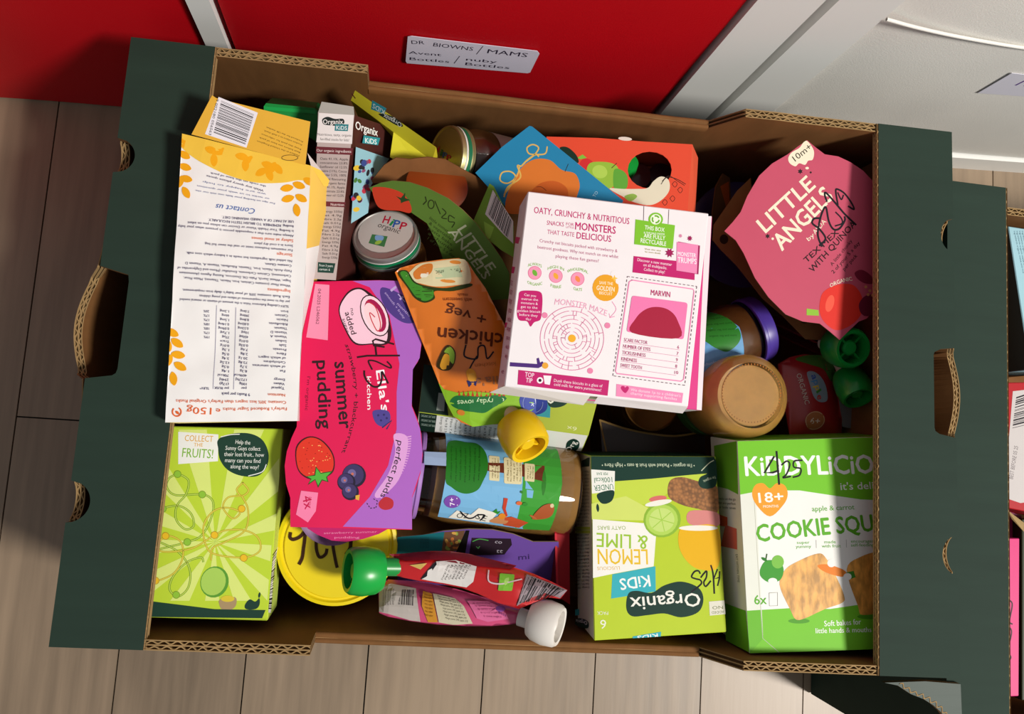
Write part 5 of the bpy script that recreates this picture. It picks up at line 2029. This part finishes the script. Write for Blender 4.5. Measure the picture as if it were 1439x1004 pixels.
A.blob([(808, 470), (850, 455), (875, 470), (840, 495)], '#8ab04a')
A.line([(1000, 405), (1030, 370), (1080, 378), (1128, 405)], 3.5, '#24100c', True)
A.line([(1005, 390), (1040, 362), (1085, 388), (1122, 412)], 3, '#24100c', True)
for x, y, a in ((1100, 435, 70), (1072, 405, 40), (1060, 480, 60), (1020, 500, 20)):
    A.line([(x - 14, y), (x, y - 14), (x + 12, y), (x, y + 16), (x - 14, y)], 2.4, '#24100c', True)
A.blob([(470, 215), (510, 212), (555, 250), (570, 290), (545, 290), (500, 250)], '#0e2a1c')
A.ell(812, 168, 36, 10, '#d8ccc0', 5)
A.build('front_print', cr)
# fruit pouches standing in the carton, seen through the hole
for px, c, cl in ((899, '#7a3a40', '#1c8a34'), (930, '#4a2030', '#2a6a2c')):
    b = at(px, 246, .14)
    lathe(cr, b - V((0, 0, .035)), (0, 0, 1), [(0, 0), (.010, 0), (.011, .02), (.010, .034), (0, .036)], mat(c, .35, 'foil'), 'inner_pouch', 18)
lathe(cr, at(879, 236, .150), (0, .3, 1), [(0, -.01), (.008, -.01), (.009, 0), (.008, .008), (0, .009)], mat('#16a03c', .35, 'plastic'), 'inner_cap', 18)

# ---- pink round meal sleeve ------------------------------------------------------------------------------
zz = .190
pp = thing('meal_sleeve_pack', at(1130, 335, .13), 'round dusty pink meal sleeve with cream lettering and red pepper', 'food pack', 'pots in card sleeves')
S = Surf([(1018, 325, zz - .002), (1179, 477, zz - .004), (1134, 197, zz + .001)])
o2 = [(1134, 197), (1146, 207), (1159, 217), (1178, 220), (1195, 228), (1213, 240), (1229, 257), (1238, 275), (1244, 310), (1244, 380), (1238, 410), (1228, 436), (1218, 448), (1207, 452), (1193, 465), (1180, 478), (1166, 466), (1152, 455), (1128, 452), (1104, 442), (1080, 418), (1061, 391), (1045, 356), (1034, 338), (1018, 325), (1030, 312), (1041, 298), (1050, 276), (1067, 247), (1085, 230), (1107, 217), (1120, 207)]
plate(pp, S, o2, .0008, '#c25068', '#9a7a58', 'front_plate')
A = Art(S, (960, 140, 2.79))
CRM = '#f0e6cc'
A.blob([(412, 230), (425, 208), (455, 190), (472, 168), (488, 164), (512, 200), (508, 235), (490, 240), (478, 256), (455, 250), (440, 262), (418, 250)], CRM)
A.text('10m+', (440, 244), (506, 190), 24, '#3a3024', .012)
star(459, 282, 11, '#2a1c20', 6)
star(331, 536, 10, '#2a1c20', 6)
A.ell(486, 269, 7, 5, CRM)
A.ell(351, 546, 5, 5, CRM)
A.ell(500, 286, 4, 4, '#2a1c20')
A.text('LITTLE', (324, 524), (520, 342), 60, CRM, .04)
A.text('ANGELS', (388, 594), (590, 385), 64, CRM, .04)
A.text('by', (492, 556), (516, 534), 16, CRM, .01)
A.text('ASDA', (518, 530), (562, 480), 18, CRM, .01)
A.text('TEX MEX', (484, 642), (612, 524), 22, '#2a1418', .03)
A.text('WITH QUINOA', (508, 680), (680, 490), 24, '#2a1418', .03)
A.text('A little chunky', (584, 654), (664, 556), 13, '#2a1418')
A.text('2 of your 5 a day', (590, 684), (694, 564), 14, '#2a1418', .012)
A.text('per pack', (632, 672), (684, 614), 14, '#2a1418', .012)
A.text('ORGANIC', (578, 738), (664, 710), 15, CRM, .012, arc=.05)
A.poly([(484, 820), (530, 826), (532, 848), (484, 846)], '#8fc03a')
A.blob([(535, 800), (550, 755), (600, 728), (660, 725), (695, 760), (705, 810), (690, 855), (650, 890), (600, 905), (560, 880), (538, 845)], '#dd3024')
A.ell(575, 800, 16, 34, '#ee5a44', 15)
A.blob([(672, 680), (700, 668), (735, 690), (745, 720), (715, 722), (685, 705)], '#7a1c34')
A.blob([(690, 800), (715, 770), (752, 770), (760, 830), (720, 850), (695, 835)], '#6a1830')
for x, y in ((716, 735), (732, 750), (746, 740), (725, 765), (742, 768)):
    A.ell(x, y, 6, 6, '#d08a5a', n=8)
A.frame(1120, 240, 8.37)
A.line([(290, 890), (245, 760), (265, 600), (300, 480), (340, 432), (375, 600), (430, 690), (500, 680), (560, 590), (560, 545)], 22, INK, True)
A.line([(265, 880), (335, 800), (265, 690), (180, 620), (200, 565), (260, 560)], 22, INK, True)
A.line([(350, 360), (325, 280), (345, 265), (450, 380), (560, 510), (690, 635)], 22, INK, True)
A.line([(455, 490), (520, 560), (530, 620), (450, 650)], 16, INK, True)
A.line([(480, 400), (455, 240), (480, 220), (560, 270), (640, 380), (670, 455), (605, 420)], 20, INK, True)
A.line([(480, 260), (520, 340), (545, 290)], 16, INK, True)
A.build('sleeve_print', pp)
pcc = at(1135, 338, .16)
lathe(pp, pcc - V((0, 0, .03)), (0, 0, 1), [(0, 0), (.036, 0), (.043, .012), (.049, .034), (.051, .036), (.046, .0365), (0, .0362)], mat('#5a3a2a', .22, 'plastic'), 'meal_pot', 48)
S4 = Surf([(1001, 337, .152), (1179, 479, .152), (1110, 215, .152)])
plate(pp, S4, [(1036, 268), (1003, 316), (1001, 337), (1012, 350), (1036, 374), (1072, 420), (1100, 444), (1132, 477), (1179, 479), (1190, 470), (1120, 400), (1060, 320), (1055, 250)], .0008, '#8a6238', '#7a5632', 'back_plate', kind='kraft', rough=.8)
A = Art(S4, (960, 140, 2.79))
A.ell(160, 548, 17, 19, '#2a1a10')
A.ell(475, 868, 14, 10, '#2a1a10')
A.build('finger_hole', pp)

# ---- purple tray pots beside the pink sleeve ------------------------------------------------------------------
tp = thing('fruit_pot', at(1030, 300, .06), 'dark purple plastic pot in a kraft sleeve under the pink sleeve', 'pot', 'pots in card sleeves')
c = at(1040, 330, .10)
lathe(tp, c - V((0, 0, .04)), (0, 0, 1), [(0, 0), (.034, 0), (.042, .03), (.047, .041), (.043, .042), (0, .0415)], mat('#3a2a5a', .3, 'plastic'), 'pot_body', 40)
S = Surf([(1003, 330, .128), (1022, 243, .128), (1030, 330, .105)])
plate(tp, S, [(1003, 330), (1001, 300), (1006, 262), (1016, 244), (1026, 250), (1028, 300), (1022, 334)], .0008, '#6a4526', '#6a4526', 'card_sleeve', kind='kraft', rough=.8)
A = Art(S)
A.poly([(1012, 262), (1024, 255), (1026, 300), (1016, 330), (1010, 320), (1020, 290)], '#b0501c')
A.build('sleeve_print', tp)

# ---- dark red organic pouch and its green cap -----------------------------------------------------------------
zz = .135
outl = [(1093, 512), (1110, 502), (1130, 498), (1150, 500), (1166, 508), (1172, 525), (1176, 550), (1183, 590), (1182, 614), (1110, 616), (1104, 580), (1098, 545)]
S = pouch_surf([(1095, 515, zz), (1170, 515, zz), (1110, 612, zz - .004)], outl, .009, .010, .001, 7)
dp = thing('food_pouch', at(1140, 560, .085), 'dark red foil pouch marked organic lying deep beside the cookie carton', 'pouch', 'squeezy food pouches')
pouch_body(dp, S, mat('#a01c22', .35, 'foil'), lower=.5)
A = Art(S, (960, 400, 4.183), base=.0006, step=.000006)
A.blob([(650, 440), (740, 415), (850, 430), (885, 500), (880, 570), (840, 560), (800, 500), (720, 470)], '#4a7a30')
A.blob([(700, 520), (745, 515), (790, 560), (815, 620), (815, 680), (770, 690), (735, 660), (715, 600)], '#8a98a8')
for ch, c, y in (('a', '#3a58a8', 535), ('p', '#4a8ac0', 566), ('p', '#d8b83a', 598), ('l', '#4a8a3a', 630), ('e', '#c23a2a', 652)):
    A.text(ch, (722 + (y - 535) * .25, y), (728 + (y - 535) * .25, y + (26 if ch != 'l' else 10)), 34, c, .04)
A.text('ORGANIC', (640, 528), (688, 705), 26, '#c9b6ae', .012)
A.ell(745, 798, 56, 56, '#b06a44')
A.ring(745, 798, 52, 4, '#d0a488')
A.text('6+', (718, 815), (772, 818), 34, '#e0cfc4', .02)
A.build('pouch_print', dp, grid=.008)
wsd = Surf([(1183, 530, .134), (1215, 530, .130), (1190, 610, .130)])
plate(dp, wsd, [(1172, 522), (1186, 524), (1196, 560), (1204, 604), (1184, 600)], .001, '#8a8a8e', '#8a8a8e', 'pouch_edge', kind='foil', rough=.3)
# two loose green-capped pouches under the pink sleeve
for (px, py, z, axx, r, lab) in ((1193, 489, .176, (.02, -.22, .95), .0165, 'pouch with a green ring cap tucked under the pink sleeve'),
                                 (1203, 552, .160, (.05, -.75, .55), .0140, 'pouch with a smaller green cap just above the cookie carton')):
    g = thing('food_pouch', at(px - 30, py - 20, z - .04), lab, 'pouch', 'squeezy food pouches')
    a = V(axx).normalized()
    b = at(px, py, z)
    cap(g, b - a * .02, a, r, .026, '#0f8a34')
    lathe(g, b - a * .034, a, [(0, 0), (.0062, 0), (.0062, .018), (0, .018)], mat('#cfd6c4', .4, 'plastic'), 'spout', 18)
    e = b - a * .034
    s1 = a.cross(V((0, 1, .2))).normalized() * .018
    bw = V((-.012, .016, -.022))
    vs = [e + s1 * .35, e - s1 * .35, e + bw - s1, e + bw + s1, e + bw * 1.6 + V((0, 0, -.004)) - s1, e + bw * 1.6 + V((0, 0, -.004)) + s1]
    th = V((0, 0, .004))
    vs = vs + [p - th for p in vs]
    make('pouch_body', vs, [(0, 1, 2, 3), (3, 2, 4, 5), (9, 8, 7, 6), (11, 10, 8, 9), (0, 6, 7, 1), (1, 7, 8, 2), (2, 8, 10, 4), (4, 10, 11, 5), (5, 11, 9, 3), (3, 9, 6, 0)], mat('#7a1c24', .35, 'foil'), g, smooth=False)

# ---- purple and teal meal sleeve at the front -----------------------------------------------------------------
ct = thing('meal_sleeve_pack', at(670, 780, .10), 'purple and teal meal sleeve with chalkboard lettering behind the red pouch', 'food pack', 'pots in card sleeves')
S = Surf([(564, 757, .150), (785, 763, .150), (600, 800, .128)])
plate(ct, S, [(551, 778), (556, 762), (564, 755), (594, 753), (622, 747), (658, 744), (692, 745), (721, 751), (749, 762), (785, 762), (786, 800), (780, 830), (560, 820)], .0008, '#6a4a9c', '#8a7458', 'front_plate')
A = Art(S, (380, 720, 3.27))
A.poly([(585, 115), (700, 105), (800, 90), (790, 180), (700, 200), (560, 195)], '#17666e')
for i in range(6):
    A.text('a little organic lunch', (690 + i * 7, 115), (688 + i * 7, 165), 5, '#0c2a2c')
A.poly([(800, 92), (895, 84), (880, 130), (858, 178), (785, 190)], '#6a4a34')
rs = random.Random(9)
for k in range(16):
    A.ell(rs.uniform(802, 876), rs.uniform(96, 172), rs.uniform(7, 13), rs.uniform(5, 9), rs.choice(('#c2743a', '#8aa04a', '#b84a3a', '#d0a050')), rs.uniform(0, 90), n=9)
A.poly([(898, 84), (915, 84), (895, 190), (850, 190)], '#12100f')
A.poly([(925, 118), (1105, 122), (1110, 150), (1075, 195), (912, 200)], '#2a1c28')
A.line([(930, 135), (960, 124), (1000, 130)], 6, '#4a9a4a', True)
A.text('v', (945, 170), (965, 168), 18, '#5aa05a')
A.text('co', (1030, 142), (1062, 146), 16, '#b0a8b4', .01)
A.text('tt', (1036, 186), (1066, 188), 18, '#b0a8b4', .01)
A.text('mi', (1140, 220), (1190, 215), 24, '#3a2a60', .02)
A.build('sleeve_print', ct)
S = Surf([(778, 745, .150), (800, 742, .150), (780, 830, .138)])
rd = thing('fruit_pouch_carton', at(788, 790, .10), 'narrow red carton edge between the purple sleeve and lime carton', 'carton', 'cartons lying in the crate')
plate(rd, S, [(779, 740), (800, 738), (801, 850), (782, 838)], .03, '#a01420', '#7a0f18', 'carton_body')
make('edge_strip', [S.w(779, 740, .0006), S.w(782, 740, .0006), S.w(785, 838, .0006), S.w(782, 838, .0006)], [(0, 1, 2, 3)], mat('#c02030', .45), rd)

# ---- red pouch with green cap, pink pouch with white cap ------------------------------------------------------
outl = [(545, 788), (560, 781), (580, 777), (605, 775), (632, 775), (660, 779), (690, 787), (720, 797), (750, 807), (775, 818), (798, 830), (788, 842), (770, 840), (750, 848), (729, 856), (700, 848), (672, 835), (650, 827), (620, 821), (590, 817), (566, 812), (548, 806)]
S = pouch_surf([(548, 795, .172), (790, 832, .186), (600, 778, .170)], outl, .009, .008, .0016, 12)
rp = thing('food_pouch', at(660, 815, .15), 'crinkled red foil pouch with a bright green cap', 'pouch', 'squeezy food pouches')
pouch_body(rp, S, mat('#c01a1e', .28, 'foil'), lower=.35, grid=.0035)
A = Art(S, (380, 720, 3.27), base=.0010, step=.000006)
A.poly([(545, 200), (640, 190), (700, 185), (900, 195), (1000, 215), (1130, 250), (1100, 270), (940, 260), (760, 232), (620, 235)], '#7a1220')
A.poly([(690, 312), (760, 240), (850, 232), (945, 262), (930, 330), (900, 350), (800, 330)], '#d9d4d0')
A.poly([(690, 312), (760, 240), (775, 240), (715, 316)], '#1c1c22')
for i in range(7):
    A.text(('Energy 230kJ', 'Fat 0.3g', 'Carbs 11g', 'Salt 0.01g')[i % 4], (790 + i * 16, 318), (822 + i * 16, 256), 8, '#5a5450')
A.poly([(640, 255), (720, 250), (690, 275)], '#d0b060')
A.line([(1000, 280), (1000, 330), (1050, 345), (1100, 335), (1150, 320)], 6, '#d8c0c4', True)
A.rrect([(1050, 295), (1118, 298), (1105, 375), (1042, 372)], '#7ab83a', .1)
A.leaf(1080, 330, 22, 10, -70, '#a6d06a')
A.poly([(1175, 292), (1362, 362), (1330, 398), (1260, 378), (1190, 402), (1130, 436)], '#8a7a80')
A.bars((1185, 300), (1130, 428), (1355, 366), 16, 6, '#1c181c', (1300, 394))
A.build('pouch_print', rp, grid=.0035)
gb = at(512, 810, .170)
axg = V((-.93, .02, .30)).normalized()
e0 = at(548, 797, .172)
lathe(rp, e0 + V((.006, 0, -.001)), axg, [(0, 0), (.0062, 0), (.0062, .012), (.0085, .012), (.0085, .014), (0, .014)], mat('#1c8a3c', .35, 'plastic'), 'spout', 20)
cap(rp, at(537, 803, .174), axg, .0165, .024, '#0fa03c')

outl = [(531, 826), (545, 815), (590, 818), (640, 828), (680, 840), (715, 850), (735, 858), (738, 868), (734, 875), (716, 878), (690, 880), (655, 880), (615, 878), (576, 873), (545, 867), (533, 862)]
S = pouch_surf([(533, 845, .152), (736, 868, .174), (600, 820, .150)], outl, .009, .009, .0012, 20)
kp = thing('food_pouch', at(630, 850, .125), 'pink foil pouch with barcode panel and a white cap', 'pouch', 'squeezy food pouches')
pouch_body(kp, S, mat('#cf4a78', .3, 'foil'), lower=.4, grid=.0035)
A = Art(S, (380, 720, 3.27), base=.0010, step=.000006)
A.poly([(500, 352), (560, 340), (672, 365), (690, 508), (640, 500), (500, 462)], '#bfb4ae')
A.bars((598, 372), (592, 440), (668, 374), 13, 3, '#3a3234', (665, 448))
for i in range(5):
    A.text('Best before end', (520 + i * 12, 370), (518 + i * 12, 440), 6, '#6a6062')
A.poly([(705, 380), (745, 392), (770, 512), (725, 510), (700, 450)], '#c98a2c')
for i in range(7):
    A.text('fruity yoghurt', (712, 402 + i * 14), (748, 408 + i * 14), 8, '#7a4a14')
A.poly([(750, 392), (850, 415), (890, 450), (930, 518), (840, 522), (775, 512)], '#c9c0a4')
for i in range(8):
    A.text('Mango puree 24%, apple 31%', (770 + i * 5, 408 + i * 13), (866 + i * 6, 430 + i * 12), 7, '#5a5448')
A.poly([(905, 425), (1000, 420), (1060, 450), (1095, 500), (1000, 512), (950, 500)], '#d86a98')
for i in range(5):
    A.text('tip squeeze straight in', (930 + i * 12, 440 + i * 13), (1030 + i * 8, 432 + i * 16), 7, '#8a2a58')
A.ell(1058, 458, 22, 16, '#8a4a9a')
A.text('bees', (1048, 480), (1082, 492), 12, '#6a2a6a', .01)
A.build('pouch_print', kp, grid=.0035)
wc = at(745, 868, .180)
axw = V((.85, -.16, .46)).normalized()
lathe(kp, at(730, 867, .174), axw, [(0, 0), (.0062, 0), (.0062, .010), (.0100, .010), (.0100, .013), (.0064, .013), (.0064, .02), (0, .02)], mat('#d8cfc8', .4, 'plastic'), 'spout', 24)
cap(kp, wc, axw, .0152, .022, '#e6e0d8')

# ---- dark meal tray in the middle -----------------------------------------------------------------------------
dt = thing('meal_tray', at(905, 630, .05), 'dark brown plastic meal tray with a gold rim below the maze carton', 'tray')
zz = .085
S = Surf([(843, 590, zz), (985, 608, zz), (853, 640, zz)])
tray = [(843, 590), (880, 602), (915, 609), (950, 612), (990, 606), (994, 690), (850, 690)]
plate(dt, S, tray, .035, '#3a2214', '#2a1810', 'tray_body', kind='plastic', rough=.35)
A = Art(S)
A.line([(843, 591), (880, 603), (915, 610), (950, 613), (988, 607)], 2.6, '#b08a4a', True)
A.line([(843, 591), (848, 615), (853, 640)], 2.2, '#b08a4a')
A.build('gold_rim', dt)
# jar of amber puree glimpsed under the biscuit cartons
jb = at(910, 566, .085)
j6, l6 = jar('baby_food_jar', 'amber puree jar in the shadow under the maze carton', jb - V((0, 0, .045)), (0, 0, 1), .026, .05, .0245, .010, '#9a5a1c', mat('#8a5a24', .4, 'metal'))
del j6['top']

# ---- neighbouring crate at the right and what shows of its contents ------------------------------------------
nc = thing('fruit_crate', (.6, -.02, 0), 'second dark green cardboard crate standing beside the full crate', 'crate', 'green cardboard crates on the floor')


def rim2(x, y):
    return .186


nx0 = .3145
nx1 = at(1416, 620, .186).x
ny1 = at(1360, 257, .186).y
ny0 = at(1360, 1090, .186).y
print('neighbour', nx0, nx1, ny0, ny1, at(1416, 314, .165), at(1404, 712, .165))
end_unit(nc, -1, nx0, nx1, ny0, ny1, rim2, [], bul=0)
end_unit(nc, 1, nx0 + .6, nx0 + .545, ny0, ny1, rim2, [], bul=0)
for yy, iw in ((ny1 - .012, (0, -1, 0)), (ny0 + .012, (0, 1, 0))):
    path = [(nx1 - .002 + i * (nx0 + .549 - nx1) / 20, yy) for i in range(21)]
    wall_board(nc, 'side_wall', path, [.176] * 21, .002, iw, .0065, GREEN, KRAFT, None, 3, [(0, 20)])
v, f = box_vf(nx0 + .004, nx0 + .596, ny0 + .013, ny1 - .013, .001, .005)
make('base_panel', v, f, KRAFT, nc)
# torn front corner flap of the second crate
S = Surf([(1248, 962, .189), (1345, 958, .190), (1330, 1004, .189)])
tfp = [(1243, 960), (1262, 964), (1280, 976), (1298, 983), (1312, 992), (1322, 1001), (1330, 1012), (1352, 1012), (1350, 962), (1300, 958)]
plate(nc, S, tfp, .004, '#2f4238', '#8a6a44', 'torn_flap', kind='crate')
hq = [S.w(*p, .0008) for p in tfp[1:7]]
flutes('torn_edge', nc, hq, (.6, .8, 0), (0, 0, -1), .004, 1, .006, .004)

zz = .165
q = wq([(1417, 318, zz), (1520, 334, zz), (1530, 520, zz), (1448, 520, zz)])
nb = thing('snack_carton', mid(q, -.05), 'pale blue carton with small print in the second crate', 'carton', 'packs in the second crate')
carton_body(nb, q, .05, ('#9fc8d4', '#9fc8d4', '#9fc8d4', '#9fc8d4', '#4a5250', '#9fc8d4'))
A = Art(Surf([q[0], q[1], q[3]]), (1390, 290, 3.714))
for i in range(12):
    x = 128 + i * 14
    A.text('Ingredients organic maize and rice', (x, 130), (x + 48, 350), 8, '#4a6a7a')
A.build('front_print', nb)
zz = .14
q = wq([(1414, 345, zz), (1424, 345, zz), (1446, 528, zz), (1408, 528, zz)])
n2_ = thing('snack_carton', mid(q, -.04), 'dark grey carton side wedged beside the pale blue carton', 'carton', 'packs in the second crate')
carton_body(n2_, q, .04, ('#4a524e', '#3a403e', '#3a403e', '#3a403e', '#3a403e', '#3a403e'), bev=.0004)
A = Art(Surf([q[0], q[1], q[3]]), (1390, 290, 3.714))
A.line([(84, 300), (130, 480), (176, 780)], 2.5, '#a8aca8', False)
A.ring(95, 540, 16, 3, '#8a8060')
for i in range(4):
    A.text('Best before', (120 + i * 10, 720), (136 + i * 10, 830), 8, '#a8a078')
A.build('side_print', n2_)
zz = .165
q = wq([(1414, 538, zz), (1520, 536, zz), (1520, 735, zz), (1404, 712, zz)])
nr = thing('snack_carton', mid(q, -.05), 'red carton with a white barcode label in the second crate', 'carton', 'packs in the second crate')
carton_body(nr, q, .05, ('#b01822', '#9a141e', '#9a141e', '#9a141e', '#9a141e', '#9a141e'))
A = Art(Surf([q[0], q[1], q[3]]), (1390, 540, 2.163))
A.poly([(72, 22), (180, 10), (180, 350), (95, 362), (45, 345)], '#c9c2c0')
A.bars((82, 40), (112, 30), (70, 140), 16, 12, '#1c1820', (112, 130))
A.text('BEST BEFORE 05 25', (72, 290), (88, 190), 12, '#6a6264')
A.build('barcode_print', nr)
zz = .155
q = wq([(1408, 757, zz), (1433, 757, zz), (1432, 979, zz), (1408, 980, zz)])
nk = thing('snack_carton', mid(q, -.05), 'hot pink carton edge with pen marks in the second crate', 'carton', 'packs in the second crate')
carton_body(nk, q, .05, ('#d9387c', '#a02a60', '#a02a60', '#a02a60', '#a02a60', '#a02a60'))
A = Art(Surf([q[0], q[1], q[3]]), (1390, 540, 2.163))
A.line([(52, 655), (70, 668), (62, 720), (70, 730)], 4, '#2a1020', True)
A.line([(56, 735), (68, 752), (60, 790), (52, 782)], 4, '#2a1020', True)
A.line([(52, 815), (66, 830), (58, 845)], 4, '#2a1020', True)
A.build('handwriting', nk)
q = wq([(1410, 716, .12), (1436, 725, .12), (1440, 757, .12), (1410, 757, .12)])
nm = thing('snack_carton', mid(q, -.04), 'dark plum carton between the red and hot pink cartons', 'carton', 'packs in the second crate')
carton_body(nm, q, .04, ('#7a1c4a', '#5a1438', '#5a1438', '#5a1438', '#5a1438', '#5a1438'), bev=.0004)
make('cream_flap', [at(1414, 716, .158), at(1439, 735, .158), at(1439, 748, .156), at(1422, 730, .156)], [(0, 1, 2, 3)], mat('#b89a68', .7, 'kraft'), nm)
q = wq([(1436, 730, .13), (1520, 730, .13), (1520, 985, .13), (1436, 985, .13)])
nd_ = thing('snack_carton', mid(q, -.06), 'dark olive carton beside the hot pink carton edge', 'carton', 'packs in the second crate')
carton_body(nd_, q, .06, ('#2a3014', '#20240f', '#20240f', '#20240f', '#20240f', '#20240f'))

for o in bpy.data.objects:
    if '_w' in o:
        del o['_w']
bpy.data.objects.remove(_fo)
